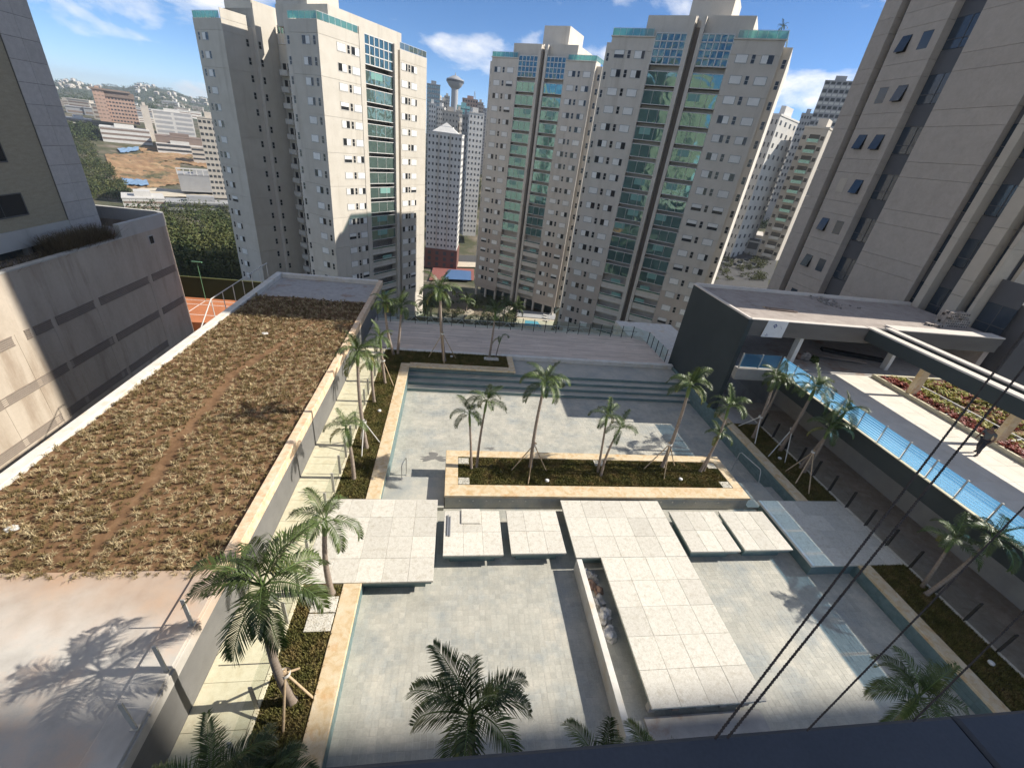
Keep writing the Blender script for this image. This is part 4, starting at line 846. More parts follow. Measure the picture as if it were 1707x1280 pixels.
def palm(label, base, crown, scale=1.0, seed=0, sel=PALM_LIGHT, r=0.075, dry=0, zb=-0.05, shaft=0.55, nring=9):
    rs = random.Random(seed); bx_, by_ = base; cx_, cy_, cz_ = crown
    t = thing('palm_tree', label, 'palm', (bx_, by_, zb), group='young palms around the pool')
    B = Vector((0, 0, 0)); C_ = Vector((cx_-bx_, cy_-by_, cz_-zb)); bow = Vector((rs.uniform(-.12, .12), rs.uniform(-.12, .12), 0))*C_.length*0.25
    ts = [i/24 for i in range(25)]; pt = [B.lerp(C_, q)+bow*math.sin(math.pi*q) for q in ts]
    sh = max(0.0, 1-shaft/C_.length); k = [i for i, q in enumerate(ts) if q <= sh]
    f = MB(); f.tube([pt[i] for i in k], [r*(1.25-0.5*ts[i])*(1.35 if i == 0 else 1)*(1+0.06*(i % 2)) for i in k], 9, 0, cap=False)
    f.build('trunk', 'trunk', t)
    f = MB(); kk = [k[-1]]+[i for i in range(25) if i not in k]
    if len(kk) < 3: kk = list(range(max(0, k[-1]-1), 25))
    m_ = len(kk); f.tube([pt[i] for i in kk], [r*(0.80+0.35*math.sin(math.pi*j/(m_-1)))*(1 if j < m_-1 else .6) for j in range(m_)], 9, 0, cap=False)
    f.build('crownshaft', 'crownshaft', t)
    a = rs.uniform(0, 6.28)
    for j, s in enumerate(sel):
        me = FR[s][rs.randint(0, 1)] if j < len(sel)-dry else FRD
        inst('frond', me, t, C_+Vector((0, 0, -0.03*j/len(sel))), None, (rs.uniform(-.12, .12), rs.uniform(-.1, .1), a), scale*rs.uniform(.86, 1.08)); a += 2.399+rs.uniform(-.25, .25)
    return t
FULL = (0, 1, 2, 2, 3, 3, 4, 4, 5, 5, 6, 6, 7)
MED = (0, 1, 2, 3, 3, 4, 5, 5, 6)
SML = (0, 1, 2, 3, 4, 4, 5, 6)
P = [
 ('tall palm nearest the camera in the left bed, propped by three wooden poles', (-3.82, 6.48), (-3.80, 6.48, 4.96), 1.22, FULL, .095),
 ('short palm beside the wide stone platform in the left bed', (-3.57, 9.72), (-3.47, 9.72, 3.47), .92, MED, .085),
 ('short palm in the left bed just beyond the wide stone platform', (-4.01, 15.44), (-4.16, 15.44, 2.84), .80, MED, .075),
 ('tall palm in the left bed held by white poles', (-3.87, 17.74), (-4.01, 17.74, 5.25), .92, FULL, .08),
 ('short palm behind the white-poled palm in the left bed', (-4.22, 22.05), (-4.26, 22.05, 2.64), .80, MED, .075),
 ('slender palm in the left bed near the corner of the pool coping', (-3.92, 24.30), (-4.14, 24.30, 3.1), .80, MED, .07),
 ('leaning palm at the far left corner of the deck, left of two', (-3.94, 28.52), (-4.45, 28.52, 3.75), .95, FULL, .08),
 ('palm at the far left corner of the deck, right of two', (-3.67, 28.65), (-3.34, 28.65, 3.6), .95, MED, .08),
 ('tall palm on wooden props in the far shaded bed', (-0.30, 27.91), (-0.79, 27.91, 5.1), 1.1, FULL, .10),
 ('slim palm at the right end of the far shaded bed', (3.02, 28.9), (3.14, 28.9, 3.55), .85, MED, .07),
 ('tiny palm with two arching leaves at the right end of the far bed', (3.50, 28.95), (3.75, 28.95, 1.62), .62, (3, 4, 5), .04),
 ('short palm at the left end of the island, left of the pair', (1.36, 16.21), (1.05, 16.21, 3.24), .72, SML, .055),
 ('taller palm at the left end of the island, right of the pair', (1.61, 16.30), (1.78, 16.30, 3.85), .74, SML, .055),
 ('tall propped palm left of the centre of the island', (4.34, 16.38), (4.33, 16.38, 5.0), .88, FULL, .075),
 ('palm in the centre of the island, left of the leaning pair', (7.81, 16.11), (7.50, 16.11, 3.48), .68, SML, .055),
 ('lower palm in the centre of the island, right of the leaning pair', (7.89, 15.84), (8.18, 15.84, 2.98), .70, SML, .055),
 ('tall propped palm towards the right end of the island', (11.54, 16.6), (11.44, 16.6, 5.05), .92, FULL, .08),
 ('palm at the right end of the island, taller of the last two', (13.57, 16.30), (13.66, 16.30, 4.15), .78, MED, .06),
 ('low palm at the right end of the island, shorter of the last two', (13.81, 16.35), (13.76, 16.35, 2.45), .58, SML, .05),
 ('palm at the far end of the right bed beside the pavilion wall', (18.95, 19.65), (18.55, 19.65, 4.2), .86, MED, .075),
 ('palm behind the first one at the far end of the right bed', (19.95, 20.74), (20.05, 20.74, 3.5), .82, MED, .07),
 ('tall palm in the middle of the right bed on two white props', (20.0, 18.46), (20.14, 18.46, 4.25), .98, FULL, .085),
 ('palm in the right bed with three props near its lower end', (20.05, 16.52), (20.1, 16.52, 2.95), .86, MED, .08),
 ('palm leaning to the blue railing in the right bed', (20.1, 16.84), (20.85, 16.84, 3.8), .86, MED, .075),
 ('left palm of the pair in the near right bed', (20.05, 9.38), (19.55, 9.38, 2.75), .80, MED, .06),
 ('right palm of the pair in the near right bed, leaning right', (19.85, 9.03), (20.50, 9.03, 3.3), .86, MED, .07),
]
for i, (l, b, c, s, sel, r) in enumerate(P):
    palm(l, b, c, s*(0.80 if 0 < i < 8 else 0.86), 200+i, sel, r, dry=2 if i in (3, 8, 16) else (1 if i % 2 == 0 else 0), zb=0.02 if 10 < i < 19 else -0.05)
NEAR = [
 ('dark palm in front of the camera at the bottom centre', (0.75, 3.45), (0.71, 3.80, 4.95), .84, FULL),
 ('palm at the bottom edge left of the walkway, mostly hidden', (3.25, 3.2), (3.30, 3.35, 3.55), .62, SML),
 ('palm at the bottom edge below the near end of the walkway', (4.35, 3.0), (4.38, 3.15, 3.7), .62, SML),
 ('palm at the bottom right above the dark ledge', (11.1, 3.7), (11.05, 3.9, 4.05), .72, FULL),
 ('palm at the bottom left corner, left of two', (-3.75, 3.3), (-3.72, 3.5, 3.75), .72, MED),
 ('palm at the bottom left corner, right of two', (-3.1, 3.6), (-3.05, 3.66, 3.2), .66, MED)]
for i, (l, b, c, s, sel) in enumerate(NEAR): palm(l, b, c, s, 330+i, sel, .08, zb=-0.3 if b[0] > -2.7 else -0.05)

def props(label, top, feet, m, r=0.028):
    t = thing('palm_props', label, 'props', (top[0], top[1], 0), group='poles propping the palms')
    for (x, y, z) in feet:
        f = MB(); d = Vector((top[0]-x, top[1]-y, top[2]-z)).normalized()*0.12
        f.tube([(x, y, z), (top[0]+d.x, top[1]+d.y, top[2]+d.z)], r, 7); part(f, 'pole', m, t)
    f = MB(); f.tube([(top[0], top[1], top[2]-0.06), (top[0], top[1], top[2]+0.06)], 0.125, 10, cap=False); part(f, 'tie', 'stake_white', t)
    return t
props('three raw wooden poles propping the tall near left palm', (-3.81, 6.48, 1.42), [(-3.30, 6.55, -.05), (-3.82, 5.78, -.05), (-3.90, 7.35, -.05)], 'stake_wood', .034)
props('white poles propping the tall palm in the left bed', (-3.93, 17.74, 1.55), [(-3.97, 17.0, -.05), (-3.30, 18.2, -.05), (-4.3, 18.4, -.05)], 'stake_white')
props('thin poles propping the palm at the corner of the coping', (-4.0, 24.3, 1.6), [(-3.35, 24.0, -.05), (-4.4, 25.0, -.05)], 'stake_wood')
props('wooden poles propping the tall palm in the far shaded bed', (-0.5, 27.91, 2.1), [(-1.47, 28.3, -.05), (0.53, 28.4, -.05), (-.3, 27.45, -.05)], 'stake_wood')
props('wooden tripod on the left half of the island', (4.33, 16.38, 1.5), [(3.3, 16.08, .03), (4.04, 15.14, .03), (5.12, 16.13, .03)], 'stake_wood')
props('wooden tripod on the right half of the island', (11.5, 16.6, 1.6), [(10.4, 16.4, .03), (11.24, 15.67, .03), (12.3, 16.7, .03)], 'stake_wood')
props('two pale poles at the far end of the right bed', (18.80, 19.65, 1.55), [(18.7, 20.9, -.05), (18.66, 19.0, -.05)], 'stake_white')
props('two white poles under the tall palm of the right bed', (20.05, 18.46, 1.55), [(18.72, 17.81, -.05), (19.44, 17.28, -.05)], 'stake_white')
props('three wooden poles at the near end of the far right bed', (20.06, 16.6, 1.35), [(18.75, 15.51, -.05), (19.0, 14.78, -.05), (18.9, 16.54, -.05)], 'stake_wood')

# ================================================================== own building: ledge and ropes
lg = thing('window_ledge', 'dark slate ledge of the viewer\'s own building along the bottom edge', 'ledge', (0, 0, 12.5))
for (x0, x1) in ((-6.0, -2.84), (-2.835, -0.84), (-0.835, 1.162), (1.167, 3.16), (3.165, 6.0)):
    f = MB(); f.slab(x0, x1, -0.35, 0.356, 12.6, 13.0, 0.008); part(f, 'coping_panel', 'ledge', lg)
f = MB(); f.box(-6, 6, -0.6, 0.30, -1, 12.6); part(f, 'wall', 'ledge', lg)
def rope(label, p, q, r):
    t = thing('rope', label, 'rope', p); p = Vector(p); q = Vector(q); d = (q-p); L = d.length; d.normalize()
    a = d.cross(Vector((0, 0, 1))).normalized(); b = d.cross(a)
    n = int(L/0.007)
    for s in range(3):
        pts = []
        for i in range(n+1):
            u_ = i/n*L; ph_ = u_/(r*5.2)*2*math.pi+s*2.094; sag = a*0+Vector((0, 0, -0.03*math.sin(math.pi*i/n)))
            pts.append(p+d*u_+sag+(a*math.cos(ph_)+b*math.sin(ph_))*r*0.52)
        f = MB(); f.tube(pts, r*0.56, 6, cap=False); part(f, 'strand', 'rope_black', t)
def ext(p, q, k): p = Vector(p); q = Vector(q); return tuple(p+(q-p)*k)
rope('black twisted rope slanting up from the ledge, leftmost of four', (0.556, 0.337, 13.03), ext((0.556, 0.337, 13.05), (1.22, 0.73, 13.58), 2.2), .0030)
rope('black twisted rope close beside the leftmost one', (0.583, 0.337, 13.03), ext((0.583, 0.337, 13.05), (1.245, 0.705, 13.56), 2.2), .0030)
rope('thinner dark rope slanting over the right half of the pool', (0.762, 0.338, 13.03), ext((0.762, 0.338, 13.05), (1.274, 0.559, 13.438), 2.2), .0021)
rope('short thin rope at the far right above the ledge', (1.02, 0.339, 13.03), ext((1.02, 0.339, 13.05), (1.236, 0.426, 13.264), 3.0), .0021)

# ================================================================== the person on the terrace
def skinned(name, verts, edges, radii, m, parent, sub=2, root=0):
    me = bpy.data.meshes.new(name); me.from_pydata([tuple(v) for v in verts], edges, []); me.materials.append(MAT[m])
    o = inst(name, me, parent); sk = o.modifiers.new('skin', 'SKIN')
    for i, r_ in enumerate(radii): me.skin_vertices[0].data[i].radius = (r_, r_) if not isinstance(r_, tuple) else r_
    me.skin_vertices[0].data[root].use_root = True
    ss = o.modifiers.new('sub', 'SUBSURF'); ss.levels = sub; ss.render_levels = sub
    dg = bpy.context.evaluated_depsgraph_get(); dg.update(); ev = o.evaluated_get(dg); m2 = bpy.data.meshes.new_from_object(ev)
    o.modifiers.clear(); o.data = m2
    for p_ in m2.polygons: p_.use_smooth = True
    return o
pe = thing('person', 'person in dark clothes walking on the sunlit terrace beside the planting bed', 'person', (26.2, 14.2, TZ+0.002), R(190))
# body faces +x in its own frame, mid-stride, leaning forward
V = [(0, 0, .93), (.03, 0, 1.08), (.07, 0, 1.26), (.10, 0, 1.40), (.12, 0, 1.48), (.15, 0, 1.58),          # 0-5 pelvis..neck,head base
     (.02, .10, .88), (.16, .11, .50), (.05, .11, .10), (.20, .12, .05),                                    # 6-9 left leg forward
     (-.02, -.10, .88), (-.08, -.11, .50), (-.33, -.11, .14), (-.20, -.12, .05),                            # 10-13 right leg back
     (.09, .19, 1.38), (-.02, .25, 1.13), (.12, .25, .93), (.17, .24, .86),                                  # 14-17 left arm
     (.09, -.19, 1.38), (.10, -.26, 1.12), (.28, -.24, .98), (.34, -.22, .94),                               # 18-21 right arm
     (.17, 0, 1.69)]
Ed = [(0, 1), (1, 2), (2, 3), (3, 4), (4, 5), (5, 22), (0, 6), (6, 7), (7, 8), (8, 9), (0, 10), (10, 11), (11, 12), (12, 13), (3, 14), (14, 15), (15, 16), (16, 17), (3, 18), (18, 19), (19, 20), (20, 21)]
Rd = [(.13, .15), (.11, .14), (.12, .17), (.10, .15), .06, .085, .09, .065, .045, .04, .09, .065, .045, .04, .06, .045, .035, .03, .06, .045, .035, .03, .09]
skinned('body', V, Ed, Rd, 'skin', pe)
skinned('shirt', [(.0, 0, .95), (.03, 0, 1.08), (.07, 0, 1.26), (.10, 0, 1.40), (.105, 0, 1.46), (.09, .19, 1.385), (.02, .235, 1.22), (.09, -.19, 1.385), (.10, -.235, 1.22)], [(0, 1), (1, 2), (2, 3), (3, 4), (3, 5), (5, 6), (3, 7), (7, 8)], [(.15, .175), (.13, .16), (.14, .19), (.12, .17), .065, .075, .06, .075, .06], 'shirt', pe)
skinned('trousers', [(0, 0, .96), (.02, .10, .88), (.16, .11, .50), (.06, .11, .13), (-.02, -.10, .88), (-.08, -.11, .50), (-.32, -.11, .17)], [(0, 1), (1, 2), (2, 3), (0, 4), (4, 5), (5, 6)], [(.14, .165), .105, .08, .065, .105, .08, .065], 'trousers', pe)
for (x, y, z, tl) in ((.12, .12, .05, 0), (-.27, -.115, .09, .5)):
    f = MB(); f.tube([(x-.12, y, z+tl*.12), (x-.05, y, z+.02+tl*.05), (x+.06, y, z), (x+.15, y, z-.005)], [.04, .055, .05, .03], 8); f.build('shoe', 'black_rubber', pe)
skinned('hair', [(.12, 0, 1.63), (.13, 0, 1.70), (.16, 0, 1.755)], [(0, 1), (1, 2)], [.085, .105, .08], 'hair', pe)
for (x, y, z, s) in ((.245, .033, 1.69, .012), (.245, -.033, 1.69, .012)):
    bm = bmesh.new(); bmesh.ops.create_icosphere(bm, subdivisions=2, radius=s); me = bpy.data.meshes.new('eye'); bm.to_mesh(me); bm.free(); me.materials.append(MAT['hair']); inst('eye', me, pe, (x, y, z))
f = MB(); f.tube([(.235, 0, 1.69), (.262, 0, 1.655), (.245, 0, 1.645)], [.010, .018, .008], 6); f.build('nose', 'skin', pe)
for s, (hx, hy, hz_) in ((1, (.17, .24, .86)), (-1, (.34, -.22, .94))):
    for k, (dx, dl) in enumerate(((-.028, .075), (-.010, .088), (.010, .082), (.028, .066))):
        f = MB(); f.tube([(hx+dx, hy, hz_-.02), (hx+dx+.01, hy-s*.008, hz_-.02-dl*.6), (hx+dx+.022, hy-s*.02, hz_-.02-dl)], [.010, .009, .006], 6); f.build('finger', 'skin', pe)
    f = MB(); f.tube([(hx+.03, hy-s*.01, hz_), (hx+.055, hy-s*.02, hz_-.035), (hx+.055, hy-s*.025, hz_-.065)], [.011, .010, .007], 6); f.build('thumb', 'skin', pe)

# ================================================================== three twin residential towers
ROT = R(-34.5); BZ = -32.0; PITCH = 3.0
def zl(z): return z-BZ
def win_mesh(w_, h, mode):
    f = MB(); f.box(-0.06, w_+0.06, -0.05, 0.0, -0.10, 0.0, 2); f.box(0, w_, -0.02, 0.02, 0, h, 1)
    t = 0.07
    f.box(-t, 0, -0.045, 0.0, -0.02, h+t, 2); f.box(w_, w_+t, -0.045, 0.0, -0.02, h+t, 2); f.box(-t, w_+t, -0.045, 0.0, h, h+t, 2)
    if mode == 0: f.box(0.03, w_-0.03, -0.06, -0.02, 0.03, h-0.03, 0)
    elif mode == 1: f.box(0.03, w_*0.54, -0.06, -0.02, 0.03, h-0.03, 0)
    elif mode == 2: f.box(w_*0.46, w_-0.03, -0.06, -0.02, 0.03, h-0.03, 0)
    elif mode == 3: f.box(0.03, w_*0.70, -0.06, -0.02, 0.03, h-0.03, 0)
    elif mode == 4: f.box(0.03, w_-0.03, -0.06, -0.02, h*.45, h-0.03, 0)
    return f.mesh('window', ['shutter', 'win_dark', 'win_frame'])
WIN = [win_mesh(1.9, 1.2, m) for m in range(5)]
SLIT = MB().box(-0.05, 0.57, -0.03, 0.0, -0.05, 1.25, 1).box(0, 0.52, -0.045, 0.02, 0, 0.55, 0).box(0, 0.52, -0.045, 0.02, 0.63, 1.2, 0).mesh('slit_window', ['win_dark', 'win_frame'])
def pick_win(): return WIN[random.choices((0, 1, 2, 3, 4), (38, 26, 16, 12, 8))[0]]
class Face:
    """a vertical facade: maps (along, height) to the tower's own frame"""
    def __init__(s, root, p, ang): s.r = root; s.p = Vector(p); s.a = ang; s.u = Vector((math.cos(ang), math.sin(ang), 0)); s.n = Vector((math.sin(ang), -math.cos(ang), 0))
    def put(s, name, me, a, z, out=0.0): return inst(name, me, s.r, s.p+s.u*a+s.n*out+Vector((0, 0, z)), s.a)
    def panel(s, a0, a1, z0, z1, m, th=0.12, out=0.0):
        me = PANELS.get((round(a1-a0, 3), round(z1-z0, 3), m, th))
        if me is None:
            me = MB().box(0.012, a1-a0-0.012, -0.0, th, 0.02, z1-z0-0.02).mesh('facade_panel', m); PANELS[(round(a1-a0, 3), round(z1-z0, 3), m, th)] = me
        return s.put('facade_panel', me, a0, z0, out)
PANELS = {}
def bay(face, a0, a1, k, zf, upper, wg='green_glass', beige='facade'):
    w_ = a1-a0; key = ('bay', round(w_, 2), upper, wg, beige)
    if key not in PANELS:
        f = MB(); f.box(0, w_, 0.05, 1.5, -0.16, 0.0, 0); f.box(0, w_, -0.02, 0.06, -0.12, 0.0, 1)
        if upper:
            f.box(0, w_, 0.0, 0.07, 2.10, 2.22, 1)
            for q in (0.0, 0.33, 0.66, 1.0): f.box(w_*q-0.025, w_*q+0.025, 0.03, 0.07, 0, 2.12, 1)
            g = MB()
            for q in range(3): g.box(w_*(q/3)+0.03, w_*((q+1)/3)-0.03, 0.09, 0.11, 0.02, 2.10)
        else:
            f.box(0, w_, 0.0, 0.15, -0.45, 0.85, 2); f.box(0, w_, 0.0, 0.07, 1.22, 1.32, 1)
            g = MB().box(0.03, w_-0.03, 0.06, 0.08, 0.86, 1.24)
        PANELS[key] = (f.mesh('balcony', ['slot_brown', 'white_metal', beige]), g.mesh('glass', wg))
    a, g = PANELS[key]; o = face.put('balcony', a, a0, zf); inst('glass', g, o)
    if random.random() < 0.4:
        b = PANELS.setdefault(('blind', round(w_, 2)), MB().box(0, w_*.4, -0.01, 0.01, 0.9, 2.05).mesh('blind', 'teal_panel')); inst('blind', b, o, (random.uniform(0, w_*.58), 0.10 if not upper else 0.08, 0))
def curtain(face, a0, a1, z0, z1, nx, nz, wg='blue_glass'):
    f = MB(); w_ = a1-a0; h = z1-z0
    for i in range(nx+1): f.box(w_*i/nx-0.09, w_*i/nx+0.09, -0.04, 0.10, 0, h)
    for j in range(nz+1): f.box(0, w_, -0.04, 0.10, h*j/nz-0.09, h*j/nz+0.09)
    o = face.put('curtain_wall', f.mesh('curtain_wall', 'white_metal'), a0, z0)
    for i in range(nx):
        for j in range(nz): inst('pane', MB().box(w_*i/nx+.05, w_*(i+1)/nx-.05, 0.05, 0.07, h*j/nz+.05, h*(j+1)/nz-.05).mesh('pane', wg), o)
def roof_rail(root, pts, z, h=1.15, m='teal_film'):
    f = MB(); g = MB()
    for p, q in zip(pts, pts[1:]):
        p = Vector((*p, 0)); q = Vector((*q, 0)); n = max(1, round((q-p).length/1.4)); d = (q-p)/n
        f.beam(p+Vector((0, 0, z+h)), q+Vector((0, 0, z+h)), 0.05, 0.05)
        for i in range(n+1): f.beam(p+d*i+Vector((0, 0, z)), p+d*i+Vector((0, 0, z+h)), 0.05, 0.05)
        g.beam(p+Vector((0, 0, z+h*.5)), q+Vector((0, 0, z+h*.5)), 0.02, h*.9)
    o = f.build('roof_railing', 'white_metal', root); g.build('glass', m, o)
JT = 32.15
def twin(label, ox, oy, ground_glass=True):
    t = thing('apartment_tower', label, 'tower', (ox, oy, BZ), ROT, group='beige twin apartment towers')
    F = Face(t, (0, 0, 0), 0.0); W = 29.8
    f = MB(); f.box(-W+0.1, -21.65, 0.13, 22, zl(-29), zl(34.0)); f.box(-7.95, -0.1, 0.13, 22, zl(-29), zl(34.0)); f.box(-21.65, -7.95, 1.7, 22, zl(-29), zl(34.0)); f.box(-W-1.3, 1.35, 1.4, 20, zl(-29), zl(33.6)); part_local(f, 'core', 'facade', t)
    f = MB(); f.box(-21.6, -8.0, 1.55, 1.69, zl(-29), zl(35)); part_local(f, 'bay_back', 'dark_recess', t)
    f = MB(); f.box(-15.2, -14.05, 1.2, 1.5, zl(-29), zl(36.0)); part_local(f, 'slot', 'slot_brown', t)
    for (a, b) in ((-16.0, -15.2), (-14.05, -13.4)):
        f = MB(); f.box(a, b, -0.2, 1.6, zl(-32), zl(37.3)); part_local(f, 'pier', 'facade', t)
    edges = [34.2]+[JT-6*i for i in range(8)]
    for (a0, a1) in ((-W, -21.6), (-8.0, 0.0)):
        for z1, z0 in zip(edges, edges[1:]): F.panel(a0, a1, zl(z0), zl(z1), 'facade')
        z = edges[-1]
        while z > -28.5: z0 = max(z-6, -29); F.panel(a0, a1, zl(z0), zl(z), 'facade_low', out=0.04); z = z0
    f = MB(); f.box(-W-0.15, -21.5, -0.18, 0.4, zl(34.2), zl(34.4)); f.box(-8.1, 0.15, -0.18, 0.4, zl(34.2), zl(34.4)); part_local(f, 'cornice', 'facade', t)
    for k in range(20):
        zc = 31.6-3*k; low = 0.04 if zc < -9.85 else 0
        for a in (-28.75, -24.8, -6.9, -2.85): F.put('window', pick_win(), a, zl(zc-0.6), low)
        for a in (-26.15, -4.35): F.put('slit_window', SLIT, a, zl(zc-0.6), low)
        for a in (-W-0.9, 0.5): F.put('slit_window', SLIT, a, zl(zc-0.9), -1.4)
        if k >= 1:
            up_ = k < 14
            for (a0, a1) in ((-21.55, -16.02), (-13.38, -8.05)): bay(F, a0, a1, k, zl(zc-1.5), up_)
    for (a0, a1) in ((-21.55, -16.02), (-13.38, -8.05)): curtain(F, a0, a1, zl(30.3), zl(34.9), 5, 4)
    f = MB(); f.box(-23.9, -15.2, 0.9, 19, zl(34.0), zl(37.6)); f.box(-14.05, -5.6, 0.9, 19, zl(34.0), zl(37.6)); f.box(-15.2, -14.05, 2.2, 19, zl(34), zl(37.2)); part_local(f, 'roof_block', 'facade', t)
    f = MB(); f.box(-17.6, -10.3, 5, 15, zl(37.2), zl(42.2)); part_local(f, 'lift_house', 'facade', t)
    roof_rail(t, [(-W, 12), (-W, 0.1), (-22, 0.1)], zl(34.4)); roof_rail(t, [(-7.6, 0.1), (0, 0.1), (0, 12)], zl(34.4))
    f = MB()
    for a in (-29.5, -25.8, -22.0, -19.0, -10.5, -7.6, -4.0, -0.6): f.box(a-0.3, a+0.3, 0.2, 0.8, 0.0, zl(-29))
    part_local(f, 'ground_columns', 'facade', t)
    f = MB(); f.box(-W+0.5, -0.5, 3.0, 20, 0, zl(-29)); part_local(f, 'ground_glazing', 'grey_glass', t)
    return t
def part_local(mb, name, m, root): return mb.build(name, m, root)
T3 = twin('right beige twin tower, nearest of the pair with green glass bays', 52.33, 83.65)
T2 = twin('left beige twin tower, farther of the pair with green glass bays', 32.30, 127.28)
# dome and roof palm on the near tower
f = MB(); f.tube([(-5.0, 10, zl(34)), (-5.0, 10, zl(36.2)), (-5.0, 10, zl(36.9)), (-5.0, 10, zl(37.2))], [4.2, 4.2, 3.0, 0.1], 24); f.build('roof_pavilion', 'far_grey', T3)
tp = T3.matrix_basis @ Vector((-1.4, 1.6, zl(34.4)))
palm('small palm in a pot on the roof corner of the right twin tower', (tp.x, tp.y), (tp.x+.1, tp.y, 36.3), .62, 901, SML, .07, zb=34.4)

def tower_one():
    t = thing('apartment_tower', 'pale apartment tower on the left whose right face is in full sun', 'tower', (-24.94, 96.77, BZ), ROT)
    TOP = 28.9; J = 27.0
    Ff = Face(t, (-7.36, 0, 0), 0.0); Fr = Face(t, (0, 0, 0), math.pi/2); Fw = Face(t, (-35.2, 0, 0), 0.0); Fs = Face(t, (-26.15, 0, 0), math.pi/2); F2 = Face(t, (-25.0, 6.2, 0), math.pi/2); Fb = Face(t, (-25.0, 11.0, 0), 0.0)
    f = MB(); f.box(-7.25, -0.13, 0.13, 9.40, 0, zl(TOP-.2)); f.box(-9.3, -1.6, 1.2, 29.0, 0, zl(TOP-.3)); f.box(-7.3, -0.13, 20.9, 29.7, 0, zl(TOP-.2)); f.box(-35.1, -26.28, 0.13, 20, 0, zl(TOP-.1)); f.box(-34.5, -25.13, 6.3, 20, 0, zl(TOP+3)); f.box(-25.1, -7.4, 11.1, 29, 0, zl(TOP))
    part_local(f, 'core', 'facade', t)
    edges = [TOP]+[J-6.06*i for i in range(8)]+[-24.5]
    for z1, z0 in zip(edges, edges[1:]):
        if z0 >= z1: continue
        Ff.panel(0, 7.36, zl(z0), zl(z1), 'facade_pale'); Fr.panel(0, 9.43, zl(z0), zl(z1), 'facade_pale'); Fr.panel(20.83, 29.75, zl(z0), zl(z1), 'facade_pale'); Fw.panel(0, 9.05, zl(z0), zl(z1), 'facade_pale')
        Fs.panel(0, 5.3, zl(z0), zl(min(z1, 99)), 'facade_pale'); Fb.panel(0, 17, zl(z0), zl(z1), 'facade_pale')
    Fs.panel(0, 5.3, zl(28.9), zl(30.5), 'facade_pale'); F2.panel(0, 4.8, zl(-24.5), zl(33), 'facade_pale', th=0.1)
    f = MB(); f.box(-1.4, 0.08, 9.45, 10.7, 0, zl(30.0)); part_local(f, 'pier', 'facade_pale', t)
    f = MB(); f.box(-1.4, 0.45, 18.65, 19.6, 0, zl(29.3)); part_local(f, 'pier', 'facade_pale', t)
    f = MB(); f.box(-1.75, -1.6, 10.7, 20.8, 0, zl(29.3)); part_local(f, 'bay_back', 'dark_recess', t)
    f = MB(); f.box(-9.2, -7.5, 0.6, 2, 0, zl(TOP+.9)); part_local(f, 'corner_strip', 'facade', t)
    for k in range(17):
        z = zl(26.0-3.03*k-0.6)
        Ff.put('window', pick_win(), 3.35, z); Ff.put('slit_window', SLIT, 6.15, z)
        Fw.put('window', pick_win(), 2.25, z); Fw.put('slit_window', SLIT, 0.9, z)
        for a in (4.05, 7.4, 21.2, 24.4): Fr.put('window', pick_win(), a, z)
        for a in (6.45, 23.45): Fr.put('slit_window', SLIT, a, z)
        Fs.put('slit_window', SLIT, 4.55, z, 0.02); F2.put('slit_window', SLIT, 0.25, z, 0.02); Face(t, (-9.2, 0.6, 0), 0).put('slit_window', SLIT, 0.6, z, 0.0)
        if k >= 1: bay(Fr, 10.75, 18.62, k, zl(26.0-3.03*k-1.5), k < 12, 'dark_green_glass', 'facade_pale')
        # small service balconies in the recess
        if k >= 1:
            b = PANELS.setdefault('svc', MB().box(0, 2.4, -0.9, 0.0, 0, 1.0, 0).box(0.2, 1.2, -0.03, 0.02, 1.0, 2.3, 1).box(1.7, 2.1, -0.03, 0.02, 1.0, 2.3, 1).box(0, 2.4, -0.92, -0.88, 0.98, 1.06, 0).mesh('service_balcony', ['far_white', 'win_dark']))
            Fb.put('service_balcony', b, 0.6, zl(26.0-3.03*k-1.5))
    curtain(Fr, 10.75, 18.62, zl(24.6), zl(29.3), 6, 3)
    curtain(Fb, 0.4, 3.2, zl(27.2), zl(30.2), 3, 1, 'green_glass')
    f = MB(); f.box(-16.0, -2.2, 4.5, 23.8, zl(TOP-.2), zl(32.0)); part_local(f, 'roof_block', 'facade_pale', t)
    f = MB(); f.box(-17, -8.5, 5.5, 13, zl(32.0), zl(36.6)); part_local(f, 'lift_house', 'facade_pale', t)
    f = MB(); f.box(-33.9, -25.4, 6.3, 19, zl(TOP), zl(33.2)); part_local(f, 'roof_block', 'facade_pale', t)
    roof_rail(t, [(-7.3, 0.1), (-0.1, 0.1), (-0.1, 9.3)], zl(TOP)); roof_rail(t, [(-0.1, 20.9), (-0.1, 29.6)], zl(TOP), m='grey_glass'); roof_rail(t, [(-35.1, 8), (-35.1, 0.1), (-26.8, 0.1)], zl(TOP))
    return t
tower_one()

